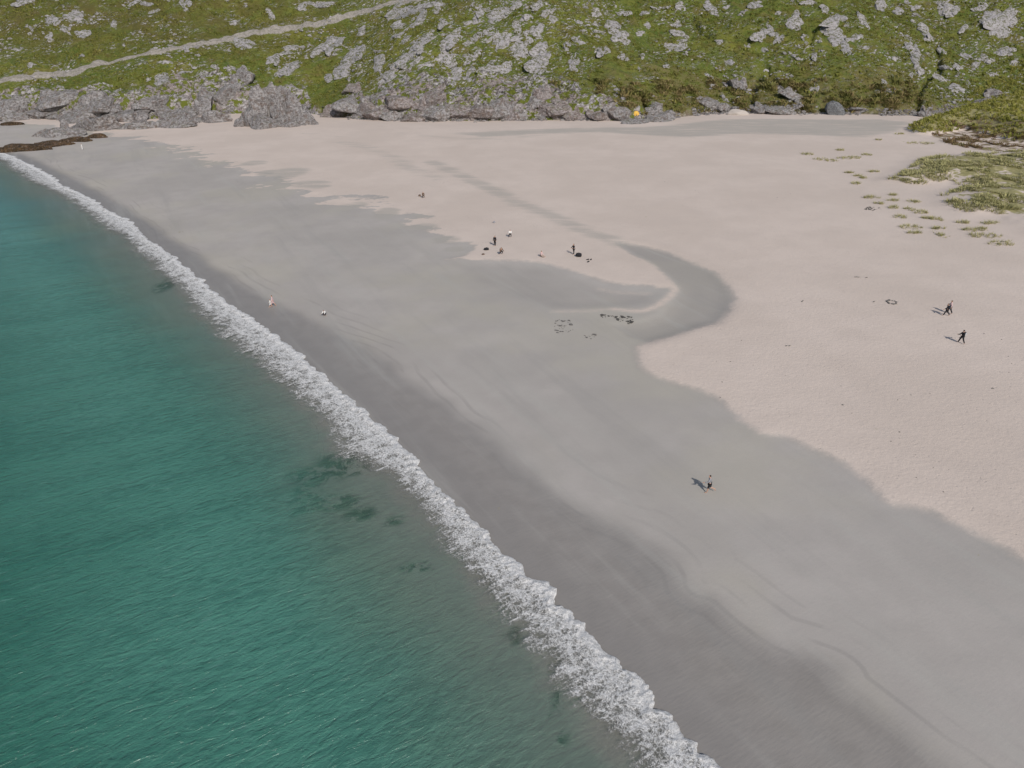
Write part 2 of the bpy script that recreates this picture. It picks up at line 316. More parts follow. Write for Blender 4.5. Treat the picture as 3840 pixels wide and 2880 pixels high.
# sand -------------------------------------------------------------------
def sand_material():
    m = MT('beach sand')
    dry, wet, chan, low = m.attr('sd_dry'), m.attr('sd_wet'), m.attr('sd_chan'), m.attr('sd_low')
    d, stain, pale, veg, kelp = m.attr('sd_shore'), m.attr('stain'), m.attr('pale'), m.attr('veg'), m.attr('kelp')
    n1 = m.noise(.25, 5, .6); n2 = m.noise(1.2, 4, .6); n3 = m.noise(.06, 3, .5); nf = m.noise(14, 3, .6)
    rag = m.attr('ragged')                              # metres of raggedness of the wet edge
    nr = m.noise(1.0, 5, .62, m.pos((.085, .17, 1), R(8)))
    e = m.math('ADD', dry, m.math('MULTIPLY', m.math('SUBTRACT', nr, .5), rag))
    e = m.math('ADD', e, m.math('MULTIPLY', m.math('SUBTRACT', n2, .5), 1.3))
    fdry = m.rng(e, -.7, .8)
    dryc = m.mix(m.rng(n3, .35, .65), (.560,.475,.410), (.605,.515,.448))
    dryc = m.mix(m.rng(n1, .35, .7, 0, .4), dryc, (.525,.445,.385))
    # footprints and small disturbances
    fp = m.rng(m.voro(1.6), .0, .22, 1, 0); fpm = m.rng(m.noise(.09, 3, .6), .44, .6)
    dryc = m.mix(m.math('MULTIPLY', m.math('MULTIPLY', fp, fpm), .30), dryc, (.40,.34,.29))
    tr = m.rng(m.math('ABSOLUTE', m.math('SUBTRACT', m.noise(.055, 3, .5, m.pos(loc=(20, 3, 0))), .5)), .0, .012, 1, 0)
    dryc = m.mix(m.math('MULTIPLY', m.math('MULTIPLY', tr, m.rng(m.voro(2.0), .1, .4, 1, 0)), .4), dryc, (.40,.34,.29))
    wetc = m.mix(m.rng(n3, .35, .65), (.378,.350,.320), (.428,.394,.362))
    wetc = m.mix(m.rng(n1, .3, .75, 0, .5), wetc, (.342,.316,.290))
    wob = m.math('ADD', wet, m.math('MULTIPLY', m.math('SUBTRACT', m.noise(.12, 4, .55), .5), 2.8))
    fdark = m.rng(wob, -1.8, 1.0, 1, 0)
    shinec = m.mix(m.rng(m.noise(.5, 4), .35, .65), (.232,.212,.192), (.262,.240,.218))
    wetc = m.mix(m.rng(m.noise(.045, 4, .6, m.pos(loc=(60, 21, 0))), .46, .66, 0, .5), wetc, (.415,.385,.318))
    wetc = m.mix(m.math('MULTIPLY', fdark, .85), wetc, shinec)
    wetc = m.mix(m.rng(d, .0, 5.0, .5, 0), wetc, (.215,.203,.19))
    # swash lines, parallel to the shore
    wv = m.math('SINE', m.math('MULTIPLY', m.math('ADD', wet, m.math('MULTIPLY', m.noise(.03, 3, .45), 12.0)), 4.2))
    lines = m.math('MULTIPLY', m.rng(wv, .45, 1.0), m.math('MULTIPLY', m.rng(m.math('ABSOLUTE', wob), 1.0, 7.0, 1, 0), m.rng(m.noise(1.0, 3, .6, m.pos((.06, .3, 1), R(122))), .47, .60)))
    wetc = m.mix(m.math('MULTIPLY', lines, .24), wetc, (.19,.18,.17))
    wetc = m.mix(m.math('MULTIPLY', m.rng(m.math('ADD', chan, m.math('MULTIPLY', n2, .8)), 0, 1.4), .6), wetc, (.315,.290,.262))
    wetc = m.mix(m.math('MULTIPLY', m.rng(low, 0, 2.5), .45), wetc, (.325,.300,.272))
    # long faint run-off streaks
    sv = m.noise(1.0, 4, .6, m.pos((.035, .42, 1), R(122)))
    wetc = m.mix(m.rng(sv, .5, .75, 0, .45), wetc, (.40,.385,.35))
    sv2 = m.noise(1.0, 4, .6, m.pos((.02, .22, 1), R(118), (7, 3, 0)))
    wetc = m.mix(m.rng(sv2, .52, .74, 0, .35), wetc, (.29,.28,.26))
    c = m.mix(fdry, wetc, dryc)
    edge = m.math('MULTIPLY', m.rng(m.math('ABSOLUTE', e), .1, .8, 1, 0), m.rng(m.noise(.2, 2), .4, .6))
    c = m.mix(m.math('MULTIPLY', edge, .28), c, (.27,.26,.24))
    st = m.rng(m.math('ADD', stain, m.math('MULTIPLY', m.math('SUBTRACT', m.noise(1.0, 5, .65, m.pos((.10, .45, 1), R(-4))), .5), 2.2)), .30, 1.0)
    c = m.mix(m.math('MULTIPLY', st, m.math('MULTIPLY', stain, .8, clamp=True)), c, (.37,.345,.305))
    c = m.mix(m.math('MULTIPLY', pale, m.rng(n2, .3, .6, .5, 1)), c, (.58,.49,.42))
    vn = m.math('ADD', veg, m.math('MULTIPLY', m.math('SUBTRACT', m.noise(1.0, 5, .65, m.pos((.30, .34, 1))), .5), 2.6))
    vegc = m.ramp(m.noise(1.3, 4, .6), [(.3, (.19,.17,.075)), (.5, (.28,.255,.11)), (.7, (.40,.35,.20))])
    c = m.mix(m.rng(vn, .55, .75), c, vegc)
    scar = m.attr('scar')
    sc = m.math('MULTIPLY', scar, m.rng(m.noise(.5, 4, .65), .44, .56))
    c = m.mix(sc, c, m.mix(m.rng(m.noise(.9, 3), .4, .6), (.15,.095,.065), (.22,.18,.09)))
    c = m.mix(m.math('MULTIPLY', kelp, m.rng(m.noise(.55, 6, .75, dist=.6), .42, .55)), c, (.012,.013,.008))
    c = m.mix(m.rng(nf, .3, .7, 0, .10), c, (.2,.18,.16))
    h = m.math('ADD', m.math('MULTIPLY', m.noise(2.2, 5, .65), m.rng(fdry, 0, 1, .25, 1)), m.math('MULTIPLY', m.math('MULTIPLY', fp, fpm), m.math('MULTIPLY', fdry, -.4)))
    rip = m.math('MULTIPLY', m.noise(3.5, 3, .5, m.pos((.35, 1.6, 1), R(30))), m.rng(fdark, 0, 1, .1, .28))
    h = m.math('ADD', h, rip)
    rough = m.rng(fdark, 0, 1, .85, .5)
    return m.fin(c, rough, m.rng(fdark, 0, 1, .15, .4), m.bump(h, .09, .6))
M_SAND = sand_material()

def seaweedmask(x, y):
    k = np.zeros_like(x)
    for (cx, cy, w, h) in [(1275,1722,80,34),(1190,1760,95,26),(1250,1865,90,24),(1320,1745,60,20),(1350,1910,50,22),(1140,1830,50,40),(1130,1890,40,18),(1480,1940,30,12),(1560,2110,50,14),(2095,2640,24,60),(2075,2700,20,30),(2110,2750,26,26),(1930,2370,24,30),(620,1060,30,22),(2045,2480,30,24),(2110,2600,16,16)]:
        X, Y = hit_plane(cx, cy); X2, _ = hit_plane(cx + w, cy); _, Y2 = hit_plane(cx, cy - h)
        r = ((x - X) / (abs(X2 - X) * 1.4)) ** 2 + ((y - Y) / (abs(Y2 - Y) * 1.4)) ** 2
        k = np.maximum(k, 1 - sstep(.25, 1.3, r))
    return k
xs = axis(-2500, -262, 250, 2500, .62); y1 = [18.0]; s = .26
while y1[-1] < 292: y1.append(y1[-1] + s); s = min(s * 1.0045, .8)
ys = np.concatenate([axis(-2500, 14, 17.7, 17.7, .4)[:-1], [17.9], np.array(y1), np.array([300, 320, 360])])
SX, SY = np.meshgrid(xs, ys)
z, dS, dDry, dCh, dLow, e1, e2 = sand_height(SX, SY)
z = z + 0.02 * fbm(SX / 1.7, SY / 1.7, 3, 9) * sstep(0, 3, dDry)
fx_, fy_ = SX.ravel(), SY.ravel()
D, S, _ = polydist(fx_, fy_, WET); sw = polydist(np.array([40.0]), np.array([80.0]), WET)[1][0]; dWet = D * S * sw
stain = np.zeros_like(fx_); pale = np.zeros_like(fx_)
for P, w, a in ST_W: stain = np.maximum(stain, a * (1 - sstep(w * .2, w * 1.5, polydist(fx_, fy_, P)[0])))
for P, w, a in PL_W: pale = np.maximum(pale, a * (1 - sstep(.1, w, polydist(fx_, fy_, P)[0])))
D, S, _ = polydist(fx_, fy_, POND, True); stain = np.maximum(stain, .95 * sstep(-2.5, 4, D * S))
for (cx, cy, w, h) in BLOTCH:
    X, Y = hit_sand(np.array([cx, cx + w, cx]), np.array([cy, cy, cy - h])); r = ((fx_ - X[0]) / abs(X[1] - X[0])) ** 2 + ((fy_ - Y[0]) / abs(Y[2] - Y[0])) ** 2
    stain = np.maximum(stain, .9 * (1 - sstep(.2, 1.5, r)))
veg = np.maximum(sstep(-1.0, 6.0, e1.ravel()) * .82, sstep(-1.0, 2.5, e2.ravel()) * 1.3)
D, S, _ = polydist(fx_, fy_, SCAR, True); scar = sstep(-1, 2, D * S)
ragged = 1.5 + 42 * sstep(88, 150, fy_) * (1 - sstep(-12, 6, fx_)) * (1 - .5 * sstep(190, 230, fy_))
M_ATT = dict(sd_dry=dDry, sd_wet=dWet, sd_chan=dCh, sd_low=dLow, sd_shore=dS, stain=stain, pale=pale, veg=veg, scar=scar, ragged=ragged, kelp=seaweedmask(fx_, fy_))
sand = np_mesh('beach', np.stack([fx_, fy_, z.ravel()], 1), grid_faces(len(ys), len(xs)), M_SAND, M_ATT)
tag(sand, 'pale pink sand beach, darker where it is wet beside the surf', kind='structure')

# hill ---------------------------------------------------------------------
def hill_material():
    m = MT('hill turf')
    D = m.attr('behind'); brack = m.attr('bracken')
    a = m.noise(.05, 4, .55); b = m.noise(.22, 5, .6); c_ = m.noise(1.0, 4, .65); f = m.noise(3.2, 4, .7)
    g = m.mix(m.rng(a, .38, .62), (.084,.112,.017), (.140,.142,.024))
    g = m.mix(m.rng(b, .42, .68), g, (.060,.092,.019))
    g = m.mix(m.rng(m.noise(.12, 5, .6, m.pos(loc=(40, 9, 0))), .52, .66, 0, .75), g, (.125,.092,.035))
    g = m.mix(m.rng(m.noise(.03, 3, .5, m.pos(loc=(12, 5, 0))), .45, .62, 0, .5), g, (.05,.075,.012))
    g = m.mix(m.rng(c_, .35, .7, 0, .6), g, (.19,.195,.05))
    g = m.mix(m.rng(f, .5, .72, 0, .42), g, (.035,.052,.010))
    g = m.mix(m.rng(m.noise(.35, 5, .7, m.pos(loc=(3, 33, 0))), .54, .66, 0, .6), g, (.085,.068,.024))
    bl = m.n('ShaderNodeSeparateXYZ'); m.t.links.new(m.geo.outputs['Position'], bl.inputs[0])
    ul = m.math('MULTIPLY', m.rng(bl.outputs[0], -120, -40, 1, 0), m.rng(bl.outputs[1], 285, 315))
    g = m.mix(m.math('MULTIPLY', ul, m.rng(m.noise(.11, 4, .65, m.pos(loc=(8, 1, 0))), .38, .6, .15, .75)), g, (.095,.078,.028))
    g = m.mix(m.math('MULTIPLY', brack, m.rng(m.noise(.3, 4, .65), .36, .62)), g, m.mix(m.rng(f, .4, .6), (.185,.145,.075), (.12,.115,.04)))
    # small stones and bare rock showing in the turf
    cl = m.noise(.085, 4, .6, m.pos(loc=(5, 77, 0))); dv = m.noise(1.0, 5, .72, m.pos((.45, 1.0, 1), R(40), (3, 8, 0)))
    st = m.math('MULTIPLY', m.rng(dv, .53, .60), m.rng(m.math('ADD', cl, m.math('MULTIPLY', m.attr('stony'), .22)), .46, .62))
    st2 = m.math('MULTIPLY', m.rng(m.noise(1.7, 4, .8), .60, .66), m.rng(m.noise(.12, 3, .6), .44, .6, .08, 1))
    rockc = m.mix(m.rng(f, .35, .65), (.30,.285,.28), (.52,.50,.49))
    g = m.mix(m.math('MULTIPLY', m.math('MAXIMUM', st, m.math('MULTIPLY', st2, .8)), m.rng(brack, 0, .8, 1, .3)), g, rockc)
    # earthy bank at the foot; its darkest tone also paints crevice shade
    ft = m.math('MULTIPLY', m.rng(m.math('ADD', D, m.math('MULTIPLY', m.noise(.4, 4, .6), 4)), 2.0, 5.0, 1, 0), 1.0)
    bank = m.ramp(m.noise(.9, 5, .7), [(.35, (.06,.04,.03)), (.5, (.18,.145,.12)), (.65, (.36,.33,.31))])
    g = m.mix(m.math('MULTIPLY', ft, .85), g, bank)
    rk = m.rng(m.math('ADD', m.attr('rocky'), m.math('MULTIPLY', m.math('SUBTRACT', m.noise(.6, 5, .7), .5), .9)), .42, .55)
    rc = m.mix(m.rng(m.noise(1.0, 5, .7, m.pos((.5, 1.6, 1.6), R(50))), .35, .65), (.10,.088,.083), (.44,.42,.415))
    rc = m.mix(m.rng(m.noise(.13, 3, .5), .45, .6, 0, .6), rc, (.24,.185,.17))
    rc = m.mix(m.rng(f, .54, .72, 0, .6), rc, (.46,.44,.43))
    cv = m.noise(.55, 5, .75, m.pos((.7, 1.3, 1), R(60), (4, 4, 0)))
    rc = m.mix(m.rng(cv, .52, .62, 0, .85), rc, (.045,.035,.03))  # crevice shade put into the rock colour
    rc = m.mix(m.rng(m.noise(.45, 5, .7, m.pos(loc=(31, 12, 0))), .49, .55), rc, (.115,.13,.022))
    g = m.mix(rk, g, rc)
    h = m.math('ADD', m.math('MULTIPLY', c_, .6), m.math('ADD', m.math('MULTIPLY', f, .5), m.math('MULTIPLY', st, .5)))
    return m.fin(g, .95, .12, m.bump(h, .55, .9))
M_HILL = hill_material()
xs = axis(-2600, -275, 275, 2600, .52); ys = axis(150, 232, 372, 2600, .5, 1.2)
HX, HY = np.meshgrid(xs, ys); hz, hD = hill_height(HX, HY)
hz = hz + carve(HX, HY) * (hD > 0) + .10 * fbm(HX / 1.1, HY / 1.1, 2, 91) * (hD > 1)
uu = 1920 + FPX * HX / np.maximum(HY * CT + 14, 30)
rtop = np.interp(uu, [-500, 0, 400, 800, 1150, 1190, 1290, 1350, 1500, 2100, 2300, 2420, 2500], [8, 8, 12, 19, 13, 0, 0, 8, 20, 20, 8, 3, 0])
rocky = 1 - sstep(-5, 5, hD + 14 * fbm(HX / 11, HY / 11, 3, 44) - rtop); rocky = rocky * (rtop > .5)
hz = hz + rocky * (1.7 * ridged((HX * .75 + HY * .5) / 7, (HY * .75 - HX * .5) / 3.2, 4, 45) + .9 * ridged(HX / 1.9, HY / 1.9, 2, 46)) * sstep(0, 4, hD)
stony = sstep(1250, 1450, uu) * (1 - sstep(2050, 2300, uu)) + .4 * sstep(3000, 3300, uu)
brack = sstep(2050, 2300, uu) * (1 - sstep(3450, 3600, uu)) * (1 - sstep(8, 34, hD + 26 * fbm(HX / 16, HY / 16, 3, 4)))
hill = np_mesh('hillside', np.stack([HX.ravel(), HY.ravel(), hz.ravel()], 1), grid_faces(len(ys), len(xs)), M_HILL, dict(behind=hD, bracken=brack, rocky=rocky, stony=stony))
tag(hill, 'green grassy hillside strewn with grey rock behind the beach', kind='structure')

# gravel track ---------------------------------------------------------------
TR_PX = [(-330,338),(-150,322),(0,305),(100,290),(200,279),(300,262),(400,236),(500,214),(600,192),(700,174),(800,156),(880,138),(960,120),(1060,106),(1177,92),(1270,68),(1350,47),(1430,26),(1502,6),(1600,-14)]
tp, _ = hit(*np.array(TR_PX, float).T); tc = catmull(tp[:, :2], 14)
tg = np.gradient(tc, axis=0); tg /= np.linalg.norm(tg, axis=1)[:, None]; nrm = np.stack([-tg[:, 1], tg[:, 0]], 1)
wd = np.linspace(-1, 1, 15); hw = 2.2 + .8 * gnoise(np.arange(len(tc)) / 7.0, np.zeros(len(tc)), 2)
P2 = tc[:, None] + nrm[:, None] * (wd[None, :, None] * hw[:, None, None])
tz, _d = hill_height(P2[..., 0], P2[..., 1]); tz = tz + .20 - .35 * np.abs(wd)[None] ** 4 + .05 * gnoise(P2[..., 0], P2[..., 1], 6)
def track_material():
    m = MT('track gravel'); a = m.noise(1.1, 4, .65); b = m.noise(5, 4, .7)
    c = m.mix(m.rng(a, .35, .65), (.20,.18,.155), (.31,.28,.25)); c = m.mix(m.rng(b, .45, .7, 0, .6), c, (.46,.43,.40))
    w = m.math('ABSOLUTE', m.attr('across'))
    c = m.mix(m.rng(m.math('ADD', w, m.math('MULTIPLY', m.math('SUBTRACT', m.noise(1.6, 4, .7), .5), 1.1)), .72, .9), c, (.10,.11,.03))
    c = m.mix(m.rng(m.math('ADD', w, a), .5, .62, .25, 0), c, (.13,.14,.05))
    return m.fin(c, .95, .1, m.bump(b, .25, .9))
trk = np_mesh('track', np.stack([P2[..., 0].ravel(), P2[..., 1].ravel(), tz.ravel()], 1), grid_faces(len(tc), 15), track_material(), dict(across=np.tile(wd, len(tc))))
tag(trk, 'pale gravel track crossing the hillside', kind='structure')

# water -------------------------------------------------------------------
def water_material():
    m = MT('sea water'); d = m.attr('sea'); mk = m.attr('murk')
    w1 = m.noise(1.0, 4, .6, m.pos((.75, 2.2, 1), R(31)), dist=.7); w2 = m.noise(1.0, 3, .6, m.pos((2.2, 4.6, 1), R(38)), dist=.5)
    w3 = m.noise(2.4, 5, .75); w0 = m.noise(1.0, 2, .5, m.pos((.045, .30, 1), R(29)), dist=.3)
    big = m.noise(.045, 4, .55)
    t = m.math('ADD', d, m.math('MULTIPLY', m.math('SUBTRACT', big, .5), 26))
    deep = m.mix(m.rng(t, 6, 50), (.080,.232,.176), (.002,.080,.046))
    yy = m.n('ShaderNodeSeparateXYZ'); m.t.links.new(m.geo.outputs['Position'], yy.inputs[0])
    deep = m.mix(m.rng(yy.outputs[1], 70, 210, 0, .9), deep, (.085,.235,.250))  # bluer with distance: grazing sky reflection put into the water colour
    deep = m.mix(m.rng(t, 2, 15, 1, 0), deep, (.125,.225,.155))
    deep = m.mix(m.rng(m.math('ADD', w1, m.math('MULTIPLY', w0, .5)), .66, .95, 0, .35), deep, (.012,.078,.058))  # dark streaks follow the wave bumps, shading put into the colour
    ws = m.noise(1.0, 2, .6, m.pos((.9, 3.0, 1), R(33)), dist=.4)
    deep = m.mix(m.math('MULTIPLY', m.rng(ws, .58, .72), m.rng(m.noise(.08, 3), .4, .6, .10, .35)), deep, (.13,.27,.23))  # pale streaks are painted wave highlights
    h = m.math('ADD', m.math('MULTIPLY', w1, 1.2), m.math('ADD', m.math('MULTIPLY', w2, .5), m.math('MULTIPLY', w3, .42)))
    h = m.math('ADD', h, m.math('MULTIPLY', w0, 1.5))
    sed = m.math('MULTIPLY', m.rng(m.math('ADD', mk, m.math('MULTIPLY', m.math('SUBTRACT', m.noise(.30, 4, .6), .5), 5.0)), -.8, 2.0, 1, 0), .6)
    col = m.mix(sed, deep, (.250,.228,.185))
    alpha = m.math('MULTIPLY', m.rng(d, 1.0, 20.0, .32, 1.0), m.rng(d, -.1, 1.6))
    return m.fin(col, .24, .5, m.bump(h, .13, 1.0), alpha)
xs = axis(-6000, -270, 110, 1500, .8, 1.3); y1 = [16.0]; s = .4
while y1[-1] < 300: y1.append(y1[-1] + s); s = min(s * 1.008, 1.5)
ys = np.concatenate([axis(-6000, 10, 15, 15, .8)[:-1], np.array(y1), np.array([330, 400, 500, 800, 1500, 3000, 6000])])
WX, WY = np.meshgrid(xs, ys); wd_ = -shore(WX.ravel(), WY.ravel())
DB, SB, _ = polydist(WX.ravel(), WY.ravel(), B_W); DB = DB * SB * -SGN
keep = wd_ > -2.5
Fc = grid_faces(len(ys), len(xs)); Fc = Fc[keep[Fc].any(1)]
used = np.unique(Fc); rm = np.full(WX.size, -1); rm[used] = np.arange(len(used))
wz = .03 * fbm(WX.ravel() * .5, WY.ravel() * .8, 2, 14)
wv = np.stack([WX.ravel(), WY.ravel(), wz], 1)[used]
water = np_mesh('sea', wv, rm[Fc], water_material(), dict(sea=wd_[used], murk=DB[used]))
tag(water, 'clear green sea, paler over the shallows', kind='structure')

# surf foam ---------------------------------------------------------------
def resamp(P, n_s):
    L = np.concatenate([[0], np.cumsum(np.linalg.norm(np.diff(P, axis=0), axis=1))])
    return lambda q: np.stack([np.interp(q * L[-1], L, P[:, 0]), np.interp(q * L[-1], L, P[:, 1])], -1), L[-1]
# pair both edges by their nearest vertices along the front line
Ff, FL = resamp(F_W, 0)
q = [0.0]
while q[-1] < 1:
    p = Ff(np.array([q[-1]]))[0]; dist = math.hypot(p[0], math.hypot(p[1], CAM_H)); q.append(q[-1] + max(.0016 * dist, .04) / FL)
q = np.array(q[:-1]); FP = Ff(q); ns = len(q)
tgn = np.gradient(FP, axis=0)
k_ = 60; ker = np.ones(k_) / k_
tgn = np.stack([np.convolve(np.pad(tgn[:, i], k_ // 2, 'edge'), ker, 'same')[k_ // 2:-(k_ // 2)][:ns] for i in (0, 1)], 1)
tgn /= np.linalg.norm(tgn, axis=1)[:, None]
sea_n = np.stack([tgn[:, 1], -tgn[:, 0]], 1) * SGN          # towards the sea
wid, _, _ = polydist(FP[:, 0], FP[:, 1], B_W)
sarc = q * FL
wid = wid * .86 * (1 + .22 * gnoise(sarc / 3.1, sarc * 0, 4) + .15 * gnoise(sarc / 9, sarc * 0, 9))
nt = 130; tt = np.linspace(0, 1, nt) ** 1.25 * 1.6
lob = 1.2 * np.abs(gnoise(sarc / 3.3, sarc * 0 + 3, 11)) + .40 * np.abs(gnoise(sarc / 1.15, sarc * 0 + 5, 12)) + .18 * np.abs(gnoise(sarc / .4, sarc * 0 + 7, 13))
near = 1.0
lead = (.45 - 1.0 * lob)                                     # + = away from beach
dd = tt[None] * wid[:, None] - lead[:, None] * np.exp(-tt[None] * wid[:, None] / .8) * -1 
PX = FP[:, None, 0] + sea_n[:, None, 0] * dd; PY = FP[:, None, 1] + sea_n[:, None, 1] * dd
sm = np.broadcast_to(sarc[:, None], PX.shape); tm = np.broadcast_to(tt[None], PX.shape); am_ = tm * wid[:, None]
roll = np.exp(-((am_ - .55) / .5) ** 2) * .22 + np.exp(-((am_ - wid[:, None] * .5) / .9) ** 2) * .06
puff = 1 - np.abs(fbm(PX / .8, PY / .8, 2, 3)) * 2
fine = fbm(PX / .22, PY / .22, 2, 8)
FZ = .05 + sstep(-.02, .12, am_) * (roll * (.55 + .40 * np.clip(puff, 0, 1)) + .02 * fine + .03 * np.clip(ridged(PX / 1.3, PY / 1.3, 3, 6), -.2, 1)) * (1 - sstep(.8, 1.3, tm) * .8)
sdn = shore(PX.ravel(), PY.ravel()).reshape(PX.shape)
FZ = FZ + np.maximum(base_sand(sdn), 0) - .03 * (tm < .001)
def foam_material():
    m = MT('foam'); t = m.attr('t'); s_ = m.attr('arc'); a = m.attr('inw')
    cx = m.n('ShaderNodeCombineXYZ'); m.L(s_, cx.inputs[0]); m.L(a, cx.inputs[1]); uv = cx.outputs[0]
    mp = m.n('ShaderNodeMapping'); m.t.links.new(uv, mp.inputs[0]); mp.inputs['Scale'].default_value = (1.9, .45, 1)
    streak = m.noise(1.6, 5, .65, mp.outputs[0], .6)
    lace = m.voro(1.9, 'DISTANCE_TO_EDGE', vec=m.mix(.16, uv, m.noise(1.3, 4, .6, uv, out='Color')))
    lace2 = m.voro(4.6, 'DISTANCE_TO_EDGE', vec=m.mix(.12, uv, m.noise(3, 4, .6, uv, out='Color')))
    fine = m.noise(6.0, 6, .75, uv); mid = m.noise(.9, 4, .6, uv); cell = m.rng(lace, .02, .30, 1, 0); cell2 = m.rng(lace2, .02, .22, 1, 0)
    cov = m.ramp(t, [(0, (1,1,1)), (.08, (1.0,)*3), (.17, (.76,)*3), (.48, (.66,)*3), (.64, (.47,)*3), (.82, (.27,)*3), (1, (0,)*3)])
    vf = m.noise(14.0, 4, .8, uv)
    v = m.math('ADD', m.math('MULTIPLY', cov, 1.2), m.math('MULTIPLY', m.math('SUBTRACT', fine, .5), 1.5))
    v = m.math('ADD', v, m.math('MULTIPLY', m.math('SUBTRACT', vf, .5), 1.3))
    v = m.math('ADD', v, m.math('MULTIPLY', m.math('SUBTRACT', m.math('ADD', m.math('MULTIPLY', cell, .35), m.math('MULTIPLY', cell2, .35)), .3), .55))
    v = m.math('ADD', v, m.math('MULTIPLY', m.math('SUBTRACT', mid, .5), 1.3))
    v = m.math('ADD', v, m.math('MULTIPLY', m.math('SUBTRACT', streak, .5), m.rng(t, .35, .7, .2, 1.6)))
    alpha = m.rng(v, .25, 1.05, 0, 1); alpha = m.math('MULTIPLY', alpha, m.rng(t, .68, 1.0, 1, 0))
    c = m.mix(m.rng(m.math('ADD', m.math('MULTIPLY', fine, .5), m.math('MULTIPLY', vf, .5)), .38, .60), (.42,.412,.40), (.84,.83,.81))
    c = m.mix(m.rng(v, .5, 1.2, 1, 0), c, (.40,.39,.365))
    return m.fin(c, .6, .3, m.bump(m.math('ADD', fine, m.math('MULTIPLY', vf, .5)), .12, .9), alpha)
foam = np_mesh('surf', np.stack([PX.ravel(), PY.ravel(), FZ.ravel()], 1), grid_faces(ns, nt), foam_material(), dict(t=tm / 1.6, arc=sm, inw=am_))
tag(foam, 'white foaming surf line of a small wave breaking along the beach', 'surf', kind='stuff')

# ------------------------------------------------------------ rocks
def rock_material(name, pal, brown, grass=0.0, crk=.3, spk=.7):
    m = MT(name); a = m.noise(.35, 4, .6); b = m.noise(1.6, 5, .65); f = m.noise(6, 4, .7)
    st = m.noise(1.0, 5, .72, m.pos((.45, 2.2, 2.6), R(40)))
    c = m.mix(m.rng(a, .35, .65), pal[0], pal[1]); c = m.mix(m.rng(b, .38, .66), c, pal[2])
    c = m.mix(m.rng(st, .52, .64, 0, .75), c, pal[3])  # dark streaks; on the crags they paint crevice shade
    cr = m.rng(m.voro(.42, 'DISTANCE_TO_EDGE', m.mix(.3, m.geo.outputs['Position'], m.noise(.8, 3, .6, out='Color'))), .0, .05, 1, 0)
    c = m.mix(m.math('MULTIPLY', cr, crk), c, (.06,.05,.045))
    c = m.mix(m.math('MULTIPLY', m.rng(m.noise(.8, 4, .6, m.pos(loc=(9, 3, 5))), .5, .62), brown), c, (.15,.095,.065))
    if grass:
        nz = m.n('ShaderNodeSeparateXYZ'); m.t.links.new(m.geo.outputs['Normal'], nz.inputs[0])
        g = m.math('MULTIPLY', m.rng(nz.outputs[2], .45, .8), m.rng(m.noise(.9, 5, .7, m.pos(loc=(1, 5, 2))), .50, .56))
        c = m.mix(m.math('MULTIPLY', g, grass), c, m.mix(m.rng(f, .4, .6), (.07,.085,.016), (.13,.135,.03)))
    c = m.mix(m.rng(m.noise(2.4, 5, .8, m.pos(loc=(2, 6, 8))), .55, .66, 0, spk), c, (.05,.042,.04))  # dark specks paint the shade of creases
    c = m.mix(m.rng(m.noise(3.0, 4, .8), .56, .70, 0, .7), c, (.50,.48,.47))  # pale specks paint lit faces into the colour
    h = m.math('ADD', m.math('MULTIPLY', st, .9), m.math('ADD', m.math('MULTIPLY', b, .6), m.math('MULTIPLY', f, .35)))
    h = m.math('SUBTRACT', h, m.math('MULTIPLY', cr, crk))
    return m.fin(c, .92, .15, m.bump(h, .8, 1.0))
M_SLAB = rock_material('pale slab rock', [(.46,.435,.445), (.54,.515,.525), (.38,.355,.355), (.22,.205,.20)], .15, .75, .0, .25)
M_CRAG = rock_material('shore crag rock', [(.36,.34,.335), (.46,.44,.435), (.22,.20,.195), (.07,.06,.055)], .5, .25, .12)
M_PINK = rock_material('pinkish crag rock', [(.36,.32,.31), (.44,.395,.385), (.23,.195,.185), (.07,.055,.05)], .55, .35, .12)
M_REEF = rock_material('weedy reef rock', [(.085,.055,.028), (.16,.10,.05), (.05,.036,.022), (.02,.016,.013)], .7, 0, .2, .9)
M_GREY = rock_material('grey boulder rock', [(.20,.205,.21), (.27,.275,.28), (.15,.155,.16), (.08,.08,.08)], .1, 0, .1)
bm = bmesh.new(); bmesh.ops.create_icosphere(bm, subdivisions=4, radius=1)
ICO4 = np.array([v.co[:] for v in bm.verts]); IF4 = np.array([[v.index for v in f.verts] for f in bm.faces]); bm.free()
bm = bmesh.new(); bmesh.ops.create_icosphere(bm, subdivisions=3, radius=1)
ICO3 = np.array([v.co[:] for v in bm.verts]); IF3 = np.array([[v.index for v in f.verts] for f in bm.faces]); bm.free()
def lump(rg, big=False, facets=13, rough=.09, lo=.62):
    I = ICO4 if big else ICO3; Fi = IF4 if big else IF3
    n = rg.normal(size=(facets, 3)); n /= np.linalg.norm(n, axis=1)[:, None]; dd = rg.uniform(lo, 1.0, facets)
    dot = I @ n.T; r = np.where(dot > .05, dd[None] / np.maximum(dot, .05), 9).min(1); r = np.minimum(r, 1.15)
    o = rg.uniform(-50, 50, 2)
    r = r * (1 + rough * 1.6 * fbm(I[:, 0] * 2 + I[:, 2] * 1.3 + o[0], I[:, 1] * 2 - I[:, 2] * 1.1 + o[1], 3, 5) + rough * ridged(I[:, 0] * 4 + o[1], I[:, 1] * 4 + I[:, 2] * 3, 2, 2))
    return I * r[:, None], Fi
def gnormal(x, y):
    e = 2.0; return np.array([-(samp(x + e, y) - samp(x - e, y)) / (2 * e), -(samp(x, y + e) - samp(x, y - e)) / (2 * e), 1.0])
ROCKS = []   # (name, x, area, zone, object)
